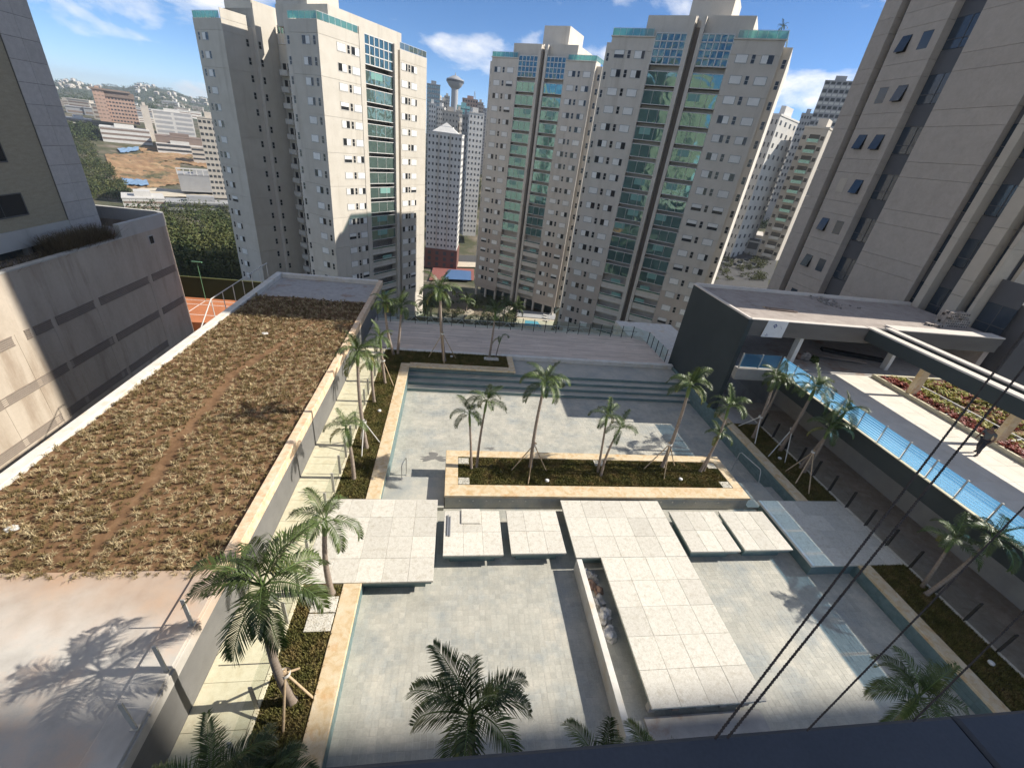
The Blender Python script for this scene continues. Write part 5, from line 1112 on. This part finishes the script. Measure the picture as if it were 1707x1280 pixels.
# ================================================================== the lie of the land
def ray(px, py):
    return (rt*((px-853.5)/710.98)-up*((py-640)/710.98)+fw)
def far(px, py, D):
    """point seen at that spot of the photograph, D metres out over the ground"""
    d = ray(px, py); h = math.hypot(d.x, d.y); return Vector((d.x/h*D, d.y/h*D, 14+d.z/h*D))
PL = ([0, 60, 150, 200, 330, 420, 520, 620, 720, 1000, 1800, 2600, 3400, 6000], [-22, -23, -27, -30, -42, -43, -40, -33, -16, -12, -2, 36, 20, -40])
PC = ([0, 60, 120, 150, 190, 250, 350, 500, 800, 1500, 2600, 6000], [-27, -28, -32, -33, -41, -53, -42, -24, -12, 10, 30, -40])
PR = ([0, 60, 120, 200, 300, 600, 1500, 2600, 6000], [-22, -20, -17, -10, -6, 4, 20, 30, -40])
def land(x, y):
    D = np.hypot(x, y); a = np.degrees(np.arctan2(x, y))
    l, c, r = np.interp(D, *PL), np.interp(D, *PC), np.interp(D, *PR)
    wl = np.clip((-a-10)/12, 0, 1); wr = np.clip((a-14)/14, 0, 1); wc = 1-np.maximum(wl, wr)
    z = l*wl+c*wc+r*wr
    amp = np.clip((D-900)/1500, 0, 1)
    z = z+amp*(14*np.sin(a*0.42+1.0)+7*np.sin(a*1.1+2)+4*np.sin(a*2.7))+np.clip((D-180)/400, 0, 1)*1.2*np.sin(x*.045)*np.cos(y*.037)
    return z
Dg = np.concatenate([np.linspace(40, 300, 66), np.geomspace(305, 6000, 90)]); Ag = np.radians(np.linspace(-75, 85, 240))
AA, DD = np.meshgrid(Ag, Dg); X = np.sin(AA)*DD; Y = np.cos(AA)*DD; Z = land(X, Y)
V = np.stack([X, Y, Z], -1).reshape(-1, 3); n0, n1_ = X.shape; I = np.arange(n0*n1_).reshape(n0, n1_)
F = np.stack([I[:-1, :-1], I[1:, :-1], I[1:, 1:], I[:-1, 1:]], -1).reshape(-1, 4)
cen = np.hypot(V[F[:, 0], 0], V[F[:, 0], 1])
tag(inst('terrain', np_mesh('terrain', V, F[:, ::-1], ['city_ground', 'hill'], (cen > 1000).astype(int), True)), kind='structure')
f = MB(); f.box(-400, 400, -300, 60, -60, -24); struct('ground', f, 'city_ground')

# patches of bare orange earth, blue tarpaulins, streets
def hit(px, py):
    """where the line of sight through that spot of the photograph meets the land"""
    d = ray(px, py); h = math.hypot(d.x, d.y); Ds = np.geomspace(90, 5000, 1500); zz_ = 14+d.z/h*Ds
    k = np.argmax(zz_ < land(d.x/h*Ds, d.y/h*Ds)); D = Ds[k] if k else 2500.0
    return Vector((d.x/h*D, d.y/h*D, 0))
def patch(name, m, pts, lift, D_of, n=14, kind='structure', label=None, cat=None, rough_=1.0):
    """a piece of hillside spanned between four photo corners, draped on the land"""
    P4 = [hit(px, py) for (px, py) in pts]; V = []
    for i in range(n+1):
        for j in range(n+1):
            p = P4[0].lerp(P4[1], j/n).lerp(P4[3].lerp(P4[2], j/n), i/n)
            V.append((p.x, p.y, float(land(np.array(p.x), np.array(p.y)))+lift+.35+rough_*random.uniform(-.3, .5)))
    F = [(i*(n+1)+j, i*(n+1)+j+1, (i+1)*(n+1)+j+1, (i+1)*(n+1)+j) for i in range(n) for j in range(n)]
    me = bpy.data.meshes.new(name); me.from_pydata(V, [], F); me.materials.append(MAT[m]); me.update()
    for p_ in me.polygons: p_.use_smooth = True
    return tag(inst(name, me), label, cat, kind=kind)
patch('quarry_slope', 'quarry', [(175, 258), (300, 250), (300, 308), (195, 318)], 0, [560, 590, 440, 420], 26, rough_=1.6)
patch('quarry_slope', 'quarry', [(228, 246), (385, 250), (385, 288), (262, 268)], 0, [600, 600, 470, 500], 26, rough_=1.6)
patch('blue_tarpaulin', 'tarp_blue', [(203, 300), (246, 304), (250, 313), (206, 311)], .9, [425, 425, 412, 412], 12, None, 'large blue tarpaulin spread on the orange slope', 'tarpaulin', 1.2)
patch('blue_tarpaulin', 'tarp_blue', [(196, 250), (232, 247), (232, 254), (202, 257)], .9, [590, 600, 585, 575], 10, None, 'small blue tarpaulin below the white car park', 'tarpaulin', 1.2)
patch('street', 'asphalt', [(200, 320), (400, 322), (400, 350), (215, 350)], .3, [375, 375, 315, 315], 10, rough_=.05)
patch('earth_yard', 'terrace_tan', [(212, 318), (390, 316), (390, 334), (225, 330)], 1.0, [385, 385, 345, 345], 16, rough_=1.2)
patch('street', 'asphalt', [(700, 425), (800, 428), (800, 440), (700, 440)], .3, [228, 228, 212, 212], 6, rough_=.05)
patch('lit_pavement', 'terrace_tan', [(700, 436), (808, 440), (808, 448), (700, 446)], .4, [216, 216, 205, 205], 6, rough_=.05)
patch('sports_court', 'court_red', [(722, 448), (790, 451), (790, 470), (715, 470)], .4, [203, 203, 183, 183], 4, rough_=0)
patch('sports_court', 'court_blue', [(748, 453), (785, 455), (785, 472), (738, 470)], .9, [197, 197, 182, 182], 4, rough_=0)
patch('street', 'asphalt', [(1215, 405), (1300, 410), (1285, 470), (1175, 462)], .3, None, 8, rough_=.05)
patch('car_yard', 'asphalt', [(1190, 462), (1280, 470), (1275, 500), (1170, 490)], .3, None, 8, rough_=.05)

# ================================================================== the city behind
def city(label, cat, pxl, pxr, py, D, zb, m, depth=18, rows=0, cols=0, wm='far_dark', name='far_building', turn=0.0, pitch=3.1, ww=0.5, wh=0.45, extra=None, side_cols=0, bands=False, ztop=None):
    a = far(pxl, py, D); b = far(pxr, py, D); wdt = math.hypot(b.x-a.x, b.y-a.y); zt = a.z if ztop is None else ztop; ang = math.atan2(b.y-a.y, b.x-a.x)+turn
    t = thing(name, label, cat, (a.x, a.y, zb), ang); h = zt-zb
    MB().box(0, wdt, 0, depth, 0, h).build('wall', m, t)
    MB().box(-0.2, wdt+0.2, -0.2, depth+0.2, h, h+0.5).box(wdt*.3, wdt*.7, depth*.3, depth*.7, h+.5, h+3.2).build('roof', m, t)
    if rows:
        f = MB()
        for r_ in range(rows):
            z = h-2.3-r_*pitch
            if z < 1: break
            if bands: f.box(0.3, wdt-0.3, -0.06, 0.05, z, z+pitch*wh)
            else:
                for c in range(cols):
                    x = (c+.5)/cols*wdt; k = wdt/cols*ww/2; f.box(x-k, x+k, -0.06, 0.05, z, z+pitch*wh)
            for c in range(side_cols):
                y = (c+.5)/side_cols*depth; k = depth/side_cols*ww/2
                f.box(wdt-0.05, wdt+0.06, y-k, y+k, z, z+pitch*wh); f.box(-0.06, 0.05, y-k, y+k, z, z+pitch*wh)
        tag(f.build('windows', wm, t), kind='stuff')
    return t, wdt, h
t, wd, h = city('grey white apartment block with a red base between the two towers', 'apartment block', 713, 771, 219, 250, -52, 'far_white', 16, 20, 9, wm='far_dark', turn=R(-6), ww=.42, wh=.38, side_cols=4)
MB().box(-0.5, wd+0.5, -0.6, 16.5, 0, 11).build('base', 'brick_red', t); f = MB()
for r_ in range(3):
    for c in range(4): f.box(wd*(c+.3)/4, wd*(c+.7)/4, -0.7, -0.55, 1.5+r_*3.2, 3.4+r_*3.2)
tag(f.build('base_windows', 'far_dark', t), kind='stuff')
for x in (wd*.33, wd*.66): MB().box(x-0.25, x+0.25, -0.5, 0.1, 11, h).build('pier', 'far_cream', t)
f = MB(); f.add([(2, 2, h+.5), (wd-2, 2, h+.5), (wd-2, 12, h+.5), (2, 12, h+.5), (wd/2, 7, h+5)], [(0, 1, 4), (1, 2, 4), (2, 3, 4), (3, 0, 4)]); f.build('tent_roof', 'far_white', t)
city('beige block rising right behind the tent-roofed apartment block', 'apartment block', 737, 765, 185, 330, -45, 'far_cream', 20, 8, 5, ww=.3, wh=.4)
city('dark glass tower just right of the sunlit tower', 'tower', 712, 734, 140, 420, -45, 'far_grey', 20, 30, 6, wm='grey_glass', ww=.75, wh=.6, side_cols=5)
city('slim white tower in front of the dark glass tower', 'tower', 715, 727, 173, 380, -45, 'far_white', 15, 18, 3, ww=.4)
city('cream tower left of the observation tower shaft', 'tower', 733, 746, 168, 480, -45, 'far_cream', 15, 12, 4, ww=.4)
city('sunlit white tower standing left of the beige twin tower', 'tower', 783, 808, 188, 300, -42, 'far_white', 16, 30, 4, ww=.35, wh=.4, turn=R(12), side_cols=4)
city('grey slab built as the shaded left side of the sunlit white tower', 'tower', 771, 782, 192, 305, -42, 'far_grey', 14, 25, 2, ww=.4)  # grey paints the white tower's shaded side as a block of its own
city('reddish brown tower on the skyline', 'tower', 771, 797, 164, 490, -30, 'far_pink', 18, 12, 6, ww=.5)
city('teal glass office block on the skyline', 'office block', 762, 784, 176, 455, -30, 'green_glass', 18, 8, 1, wm='far_dark', bands=True, wh=.2)
city('pale block on the skyline right of the brown tower', 'tower', 796, 806, 171, 520, -30, 'far_cream', 15, 12, 4)
for i, (a_0, b_0, py, D, m, l) in enumerate(((722, 733, 158, 520, 'far_cream', 'cream high-rise crowding the gap right of the sunlit tower'), (728, 741, 178, 400, 'far_white', 'white high-rise below the cream ones in the gap'), (744, 756, 190, 370, 'far_grey', 'grey high-rise just left of the observation tower foot'), (741, 750, 160, 640, 'far_cream', 'distant pale high-rise left of the observation tower'), (762, 771, 184, 420, 'far_cream', 'cream high-rise right of the observation tower foot'), (800, 812, 180, 560, 'far_grey', 'hazy high-rise behind the beige twin tower edge'), (776, 786, 181, 540, 'far_brown', 'brown high-rise in the middle of the gap'), (766, 776, 205, 345, 'far_white', 'white high-rise behind the tent-roofed block'))):
    city(l, 'high-rise', a_0, b_0, py, D, -45, m, 15, 22, 4, ww=.45, wh=.42, side_cols=3, turn=R(-8+3*i))
# observation tower
b = far(757, 180, 620); t = thing('observation_tower', 'slender concrete observation tower with a round pod', 'tower', (b.x, b.y, -20)); h0 = far(757, 142, 620).z+20; h1 = far(757, 121, 620).z+20
MB().tube([(0, 0, 0), (0, 0, h0*.5), (0, 0, h0)], [4.6, 4.2, 4.0], 16).build('shaft', 'far_grey', t)
MB().tube([(0, 0, h0-4), (0, 0, h0-1), (0, 0, h0+2.5), (0, 0, h0+5.5), (0, 0, h0+6), (0, 0, h0+9)], [4.2, 7.5, 10, 10.2, 8.5, 3], 24).build('pod', 'far_grey', t)
MB().tube([(0, 0, h0+2.6), (0, 0, h0+4.6)], [10.35, 10.45], 24, cap=False).build('pod_glazing', 'far_dark', t)
MB().tube([(0, 0, h0+9), (0, 0, h1)], [0.9, 0.2], 8).build('antenna', 'far_grey', t)
b = far(791, 163, 520); t = thing('lattice_mast', 'thin radio mast on the skyline beside the brown tower', 'mast', (b.x, b.y, b.z-2)); f = MB()
hm = far(791, 152, 520).z-b.z+2
for s in range(3):
    a0 = s*2.094; f.tube([(1.2*math.cos(a0), 1.2*math.sin(a0), 0), (0, 0, hm)], .25, 5)
f.build('mast', 'far_grey', t)
# right of the twin towers
city('cream tower peeping out beyond the right twin tower', 'tower', 1280, 1303, 192, 175, -25, 'far_white', 18, 24, 3, ww=.3, wh=.4, turn=R(-20), side_cols=4)
t, wd, h = city('cream tower with green balconies left of the office tower', 'tower', 1342, 1384, 213, 185, -30, 'far_cream', 16, 0, 0, turn=R(-12))
for k in range(18):
    z = h-4-k*3.0
    bb = MB().box(wd*.30, wd*.78, -1.0, 0.0, 0, .12, 0).box(wd*.30, wd*.78, -1.02, -.96, .12, 1.05, 2).box(wd*.32, wd*.76, -.04, .03, .2, 2.3, 1).mesh('balcony', ['far_white', 'win_dark', 'green_glass' if k < 9 else 'far_white']); inst('balcony', bb, t, (0, 0, z))
    for x in (wd*.12, wd*.88): inst('window', PANELS.setdefault('cw', MB().box(-.5, .5, -.05, .03, 0, 1.1).mesh('window', 'win_dark')), t, (x, 0, z+.8))
t, wd, h = city('tall grey balcony tower on the skyline left of the office tower', 'tower', 1376, 1425, 136, 270, -20, 'far_grey', 20, 22, 5, wm='far_white', ww=.8, wh=.3, bands=False)
f = MB()
for k in range(22):
    for c in range(5): f.box(wd*(c+.15)/5, wd*(c+.85)/5, -.1, .06, h-2-k*3.1+1.0, h-2-k*3.1+2.2)
tag(f.build('openings', 'far_dark', t), kind='stuff')
city('grey block behind the tall balcony tower', 'tower', 1337, 1356, 190, 345, -20, 'far_grey', 16, 14, 4, ww=.6)
t, wd, h = city('white block with a dark central strip on the right', 'apartment block', 1281, 1311, 243, 300, -12, 'far_white', 14, 12, 5, ww=.35, wh=.35)
MB().box(wd*.55, wd*.72, -.4, .2, 0, h+1).build('strip', 'far_brown', t)
city('white banded block beside the dark-striped block', 'apartment block', 1309, 1328, 246, 305, -12, 'far_white', 14, 12, 1, bands=True, wh=.35)
city('pale stepped block below the grey tower', 'apartment block', 1325, 1348, 228, 285, -12, 'far_white', 14, 10, 4, ww=.5)
city('small glass-topped tower between the twin tower and the grey tower', 'tower', 1299, 1317, 212, 340, -10, 'far_cream', 14, 5, 2, wm='blue_glass', ww=.7, wh=.8, pitch=4)
t, wd, h = city('low pale car park with open decks at the right', 'car park', 1205, 1275, 384, 205, -14, 'far_cream', 16, 4, 3, ww=.7, wh=.35)
city('grey low building with a dark entrance below the car park', 'building', 1222, 1272, 398, 185, -12, 'far_grey', 10, 1, 2, ww=.7, wh=.9, pitch=4)
# the left valley
t, wd, h = city('unfinished high-rise with open floors far on the left', 'construction', 172, 221, 160, 700, -14, 'far_pink', 26, 12, 9, wm='far_dark', ww=.62, wh=.42, pitch=3.4)
MB().box(-1, wd+1, -1, 27, h, h+5).build('formwork', 'far_brown', t)
t, wd, h = city('narrow pale wing of the unfinished high-rise', 'construction', 152, 171, 148, 698, -14, 'far_pink', 24, 14, 3, wm='far_brown', ww=.6, wh=.35, pitch=3.4)
MB().box(-2, wd+22, -1, 8, h, h+1.6).build('gantry', 'far_brown', t)
city('long white car park with open decks below the high-rise', 'car park', 165, 247, 211, 640, -40, 'far_white', 30, 6, 1, bands=True, wh=.42, pitch=4.2, wm='far_brown')
city('white framed deck building on the left', 'car park', 252, 318, 184, 660, -34, 'far_white', 30, 8, 2, ww=.86, wh=.55, pitch=4.4, wm='far_grey')
city('brown-roofed market hall in front of the framed building', 'hall', 258, 338, 226, 620, -36, 'far_brown', 26, 0, 0)
city('banded lower storey of the market hall', 'hall', 260, 338, 239, 612, -38, 'far_white', 10, 3, 1, bands=True, wh=.5, pitch=4, wm='far_dark')
city('cream wall slab beside the unfinished high-rise', 'building', 233, 246, 176, 655, -30, 'far_cream', 8)
city('low white flat-roofed sheds left of the high-rise', 'shed', 108, 152, 196, 730, -24, 'far_white', 20, 3, 1, bands=True, wh=.4, pitch=4, wm='far_brown')
city('white shed lower on the left slope', 'shed', 112, 140, 210, 700, -26, 'far_white', 14, 1, 1, bands=True, wh=.4)
t, wd, h = city('beige apartment slab peeping out left of the sunlit tower', 'apartment block', 328, 372, 196, 330, -34, 'far_cream', 16, 16, 6, ww=.66, wh=.42, wm='far_dark')
t, wd, h = city('grey box building with a pergola roof in the valley', 'building', 296, 380, 291, 395, -40, 'far_grey', 18)
f = MB()
for i in range(9): f.box(wd*i/8-.3, wd*i/8+.3, -.3, .3, h, h+3.5); 
f.box(-.5, wd+.5, -.4, .4, h+3.5, h+4.3); f.build('roof_frame', 'far_white', t)
city('white banded car park on the near valley slope', 'car park', 203, 274, 331, 320, -46, 'far_white', 18, 5, 1, bands=True, wh=.4, pitch=2.6, wm='far_brown')
city('long low deck building beside the banded car park', 'car park', 276, 392, 338, 318, -48, 'far_grey', 14, 3, 1, bands=True, wh=.5, pitch=3.4, wm='far_dark')
city('grey concrete hall beside the orange quarry', 'hall', 318, 392, 246, 560, -40, 'far_cream', 16, 3, 1, bands=True, wh=.4, pitch=4)
# low blocks sprinkled over the valley side
lb = []
for m, w_, h_ in (('far_white', 26, 7), ('far_cream', 18, 10), ('far_grey', 34, 5)):
    f = MB(); f.box(-w_/2, w_/2, -6, 6, -4, h_, 0); f.box(-w_/2-.4, w_/2+.4, -6.4, 6.4, h_, h_+.6, 0)
    for z in range(1, h_-1, 3): f.box(-w_/2+1, w_/2-1, -6.1, -5.9, z, z+1.3, 1)
    lb.append(f.mesh('valley_block', [m, 'far_brown']))
for i in range(26):
    p = hit(random.uniform(100, 345), random.uniform(172, 206)); p.z = float(land(np.array(p.x), np.array(p.y)))
    tag(inst('valley_block', lb[i % 3], None, p, random.uniform(.2, .9), None, random.uniform(.7, 1.5)), 'small pale block among many on the valley side below the hills', 'building', 'small blocks on the valley side')
# small houses on the hills
hm_ = []
for mwall, w_ in (('house_white', 12), ('far_cream', 15), ('house_white', 9)):
    f = MB(); f.box(-w_/2, w_/2, -5, 5, -3, 5, 0); f.add([(-w_/2-.5, -5.5, 5), (w_/2+.5, -5.5, 5), (w_/2+.5, 5.5, 5), (-w_/2-.5, 5.5, 5), (-w_/2+2, 0, 8), (w_/2-2, 0, 8)], [(0, 1, 5, 4), (2, 3, 4, 5), (1, 2, 5), (3, 0, 4)], 1)
    f.box(-w_/4, w_/4, -5.1, -5, 0, 2.5, 2); hm_.append(f.mesh('hill_house', [mwall, 'far_cream', 'far_dark']))
def on_land(px, Dm):
    d = ray(px, 160); h = math.hypot(d.x, d.y); x, y = d.x/h*Dm, d.y/h*Dm; return Vector((x, y, float(land(np.array(x), np.array(y)))))
for i in range(74):
    q = random.random(); px = random.gauss(125, 18) if q < .42 else random.uniform(225, 345); Dm = random.uniform(2050, 2560) if q < .75 else random.uniform(1500, 2000)
    o = inst('hill_house', hm_[i % 3], None, on_land(px, Dm)+Vector((0, 0, 3)), random.uniform(-.6, .2), None, random.uniform(.45, .95))
    tag(o, 'small white house among many on the far hillside', 'house', 'small houses scattered over the far hills')

# ================================================================== woods, gardens
def crowns(name, label, trees, m, cards=110, size=.75, flat=.75):
    """masses of small leaf clumps filling many tree crowns: list of (x, y, z, radius)"""
    T = np.array(trees); n = len(T); N = n*cards
    c = np.repeat(T[:, :3], cards, 0); r_ = np.repeat(T[:, 3], cards)
    d = rng.normal(size=(N, 3)); d /= np.linalg.norm(d, axis=1)[:, None]; rad = r_*(rng.random(N)**.33)*(0.80+.35*np.sin(d[:, 0]*5+c[:, 0])*np.cos(d[:, 1]*4+c[:, 1]))
    p = c+d*rad[:, None]*np.array([1, 1, flat]); p[:, 2] += r_*.7
    a = rng.normal(size=(N, 3)); a /= np.linalg.norm(a, axis=1)[:, None]; b = np.cross(a, d+rng.normal(size=(N, 3))*.6); b /= np.linalg.norm(b, axis=1)[:, None]
    s = (size*rng.uniform(.5, 1.2, N))[:, None]*np.clip(r_/3.0, .4, 1.6)[:, None]
    V = np.stack([p-a*s*.6, p-b*s*.35, p+a*s*.6, p+b*s*.35], 1).reshape(-1, 3)
    return tag(inst(name, np_mesh(name, V, np.arange(N*4).reshape(N, 4), m)), label, 'trees', kind='stuff')
def scatter(n, pxr, Dr, rr, keep=None):
    out = []
    while len(out) < n:
        px = random.uniform(*pxr); D = math.sqrt(random.uniform(Dr[0]**2, Dr[1]**2)); p = on_land(px, D)
        if keep and not keep(px, D): continue
        out.append((p.x, p.y, p.z, random.uniform(*rr)))
    return out
def scatter_px(n, xr, yr, rr, keep=None):
    out = []
    while len(out) < n:
        px = random.uniform(*xr); py = random.uniform(*yr)
        if keep and not keep(px, py): continue
        p = hit(px, py); out.append((p.x, p.y, float(land(np.array(p.x), np.array(p.y))), random.uniform(*rr)))
    return out
A1 = [(x, y, z, 1.6+4.6*random.random()**2.2) for x, y, z, r_ in scatter_px(560, (215, 415), (352, 472), (1.8, 4.6))]
crowns('wood', 'dense dark green wood below the stained podium', A1[:330], 'leaf_mid', 170, .52)
crowns('wood', 'darker trees mixed into the wood below the stained podium', A1[330:], 'leaf_dark', 170, .52)
B1 = scatter_px(300, (105, 240), (236, 336), (2.0, 4.6), lambda x, y: x < 152+(y-240)*0.82)
crowns('wood', 'olive green scrub on the left valley slope', B1[:180], 'leaf_mid', 110, .7)
crowns('wood', 'dark bushes on the left valley slope', B1[180:], 'leaf_dark', 110, .7)
crowns('wood', 'dark trees around the far car parks', scatter_px(70, (108, 165), (212, 236), (3, 6))+scatter_px(50, (250, 345), (160, 186), (5, 9)), 'leaf_dark', 70, 1.0)
crowns('wood', 'dark woods along the ridge of the far hills', scatter(900, (60, 420), (1100, 2650), (4, 9)), 'leaf_dark', 26, 1.3)
crowns('wood', 'trees in the gap between the pale block and the beige tower', scatter_px(110, (768, 806), (286, 350), (2.5, 5)), 'leaf_mid', 100, .8)
crowns('wood', 'dark trees in the street gap at the right', scatter_px(110, (1232, 1292), (322, 386), (2.0, 4.2)), 'leaf_dark', 110, .7)
crowns('wood', 'shrubs and small trees by the parked cars at the right', scatter_px(110, (1180, 1275), (412, 474), (.8, 2.0)), 'leaf_mid', 100, .7)
# far cars in the street at the right
cm = MB(); cm.box(-2.1, 2.1, -.85, .85, .3, .85, 0); cm.add([(-1.3, -.8, .85), (1.1, -.8, .85), (1.1, .8, .85), (-1.3, .8, .85), (-.9, -.68, 1.42), (.6, -.68, 1.42), (.6, .68, 1.42), (-.9, .68, 1.42)], [(4, 5, 6, 7), (0, 1, 5, 4), (1, 2, 6, 5), (2, 3, 7, 6), (3, 0, 4, 7)], 1)
for x in (-1.3, 1.3): cm.tube([(x, -.88, .32), (x, .88, .32)], .32, 12, 2)
cm = cm.mesh('parked_car', ['car_paint', 'win_dark', 'black_rubber'])
for i, l in enumerate(('leftmost', 'second', 'third', 'fourth', 'fifth', 'rightmost')):
    p = hit(1198+i*11, 434+(i % 2)*6+i*1.5); p.z = float(land(np.array(p.x), np.array(p.y)))
    tag(inst('parked_car', cm, None, p+Vector((0, 0, .35)), .9+random.uniform(-.1, .1)), l+' of the six small cars parked in the far street at the right', 'car', 'cars parked in the far street')

# garden and pool at the foot of the farther twin tower
GZ = -31.6
def g3(px, py, z=GZ):
    d = ray(px, py); k = (z-14)/d.z; return Vector((d.x*k, d.y*k, z))
def gquad(name, m, pts, z, th=.3, label=None, cat=None, kind='structure'):
    P4 = [g3(*q, z) for q in pts]; f = MB(); v = [tuple(p) for p in P4]+[(p.x, p.y, z-th) for p in P4]
    f.add(v, [(0, 1, 2, 3), (7, 6, 5, 4), (0, 4, 5, 1), (1, 5, 6, 2), (2, 6, 7, 3), (3, 7, 4, 0)]); return tag(f.build(name, m), label, cat, kind=kind)
gquad('garden_terrace', 'city_ground', [(690, 500), (935, 530), (960, 600), (690, 580)], GZ-.3, 6)
gquad('garden_paving', 'terrace_tan', [(858, 528), (928, 534), (925, 552), (858, 546)], GZ, .3)
gquad('garden_paving', 'far_grey', [(862, 516), (926, 523), (926, 533), (860, 527)], GZ, .3)
gquad('swimming_pool', 'pool_blue', [(876, 534), (896, 536), (903, 545), (874, 542)], GZ+.06, .04)
gquad('garden_paving', 'terrace_tan', [(720, 524), (752, 530), (754, 535), (722, 529)], GZ, .3)
gquad('garden_paving', 'terrace_tan', [(786, 528), (812, 530), (812, 538), (784, 537)], GZ+.1, .3)
a = g3(757, 534); b = g3(787, 518, GZ+2.0)
f = MB(); f.beam(a, b, 1.8, .5); tag(f.build('garden_ramp', 'terrace_tan'), 'pale sunlit ramp in the garden below the beige towers', 'ramp')
a = g3(828, 528); b = g3(852, 512, GZ+2.0); f = MB(); f.beam(a, b, 1.6, .5); tag(f.build('garden_ramp', 'far_cream'), 'second pale ramp beside the small pool far below', 'ramp')
for i, (px, py) in enumerate(((910, 531), (910, 527), (911, 536))):
    p = g3(px, py); t = thing('sun_lounger', ['white lounger in the middle of three by the far pool', 'white lounger farthest from the far pool edge', 'white lounger nearest the far pool edge'][i], 'lounger', p, ROT, 'loungers by the far pool')
    MB().box(-.95, .5, -.32, .32, .28, .36).build('bed', 'far_white', t); f = MB(); f.beam((.5, 0, .32), (1.05, 0, .75), .64, .07); f.build('backrest', 'far_white', t)
    for x in (-.8, .4):
        for y in (-.25, .25): MB().box(x-.03, x+.03, y-.03, y+.03, 0, .28).build('leg', 'far_white', t)
GT = []
for i in range(95):
    p = g3(random.uniform(698, 868), random.uniform(496, 545)); GT.append((p.x, p.y, GZ, random.uniform(.7, 2.0)))
crowns('garden_shrubs', 'dark green shrubs in the garden below the beige towers', GT, 'leaf_dark', 90, .7)
for i, (px, py, h) in enumerate(((730, 552, 9), (716, 545, 7), (706, 540, 6), (838, 545, 7), (775, 528, 5), (858, 536, 4.5))):
    p = g3(px, py); palm(['palm in the garden far below, left of the tall deck palm', 'second garden palm far below near the sunlit tower', 'third garden palm far below at the foot of the sunlit tower', 'garden palm far below in front of the beige tower', 'short garden palm beside the pale ramp', 'short garden palm left of the far pool'][i], (p.x, p.y), (p.x+.3, p.y, GZ+h), 1.9, 700+i, FULL, .16, zb=GZ)
f = MB(); f.box(17.64, 24, 30.3, 42, -3, -1.1); f.box(17.64, 18.12, 29.62, 30.3, -3, -1.1); struct('lower_terrace', f, 'parapet_white')
# white lattice fence just beyond the deck
lf = thing('lattice_fence', 'white cross-braced fence seen through the deck balustrade', 'fence', (3, 36.6, -2))
for i in range(17):
    x = -6+i*1.4; f = MB(); f.tube([(x, 36.6, -1.6), (x+1.4, 36.6, -.15)], .03, 6); f.tube([(x, 36.6, -.15), (x+1.4, 36.6, -1.6)], .03, 6); part(f, 'cross_brace', 'far_white', lf)
f = MB(); f.tube([(-6, 36.6, -.12), (17.8, 36.6, -.12)], .035, 6); f.box(-6.3, 18.0, 36.2, 37.4, -3.0, -1.65); part(f, 'rail', 'far_white', lf)
f = MB(); f.box(-6.33, 23.6, 0.4, 37.4, -24, -2.3); tag(f.build('site_podium', 'concrete_grey'), kind='structure')

# tall neighbour beyond the right edge; its long shadow crosses the near end of the pool
t, wd, h = thing('neighbour_tower', 'tall tower outside the right edge of the view', 'tower', (92, -12, -20)), 0, 0
MB().box(0, 34, -30, 17.9, 0, 125).build('wall', 'facade', t)
f = MB()
for k in range(38):
    for c in range(9): f.box(-.06, .05, -28+c*5.1, -25.4+c*5.1, 4+k*3.2, 5.6+k*3.2)
tag(f.build('windows', 'win_dark', t), kind='stuff')

# thin summer haze over the whole valley
f = MB(); f.box(-6300, 6300, -700, 6300, -62, 150); hz_o = f.build('haze', 'far_white'); tag(hz_o, kind='stuff')
hm2 = bpy.data.materials.new('haze_air'); hm2.use_nodes = True; N_ = hm2.node_tree.nodes; N_.clear(); o_ = N_.new('ShaderNodeOutputMaterial'); pv = N_.new('ShaderNodeVolumePrincipled')
pv.inputs['Color'].default_value = (0.80, 0.88, 1.0, 1); pv.inputs['Density'].default_value = 0.00016; pv.inputs['Anisotropy'].default_value = 0.2
hm2.node_tree.links.new(pv.outputs[0], o_.inputs['Volume']); hz_o.data.materials.clear(); hz_o.data.materials.append(hm2)
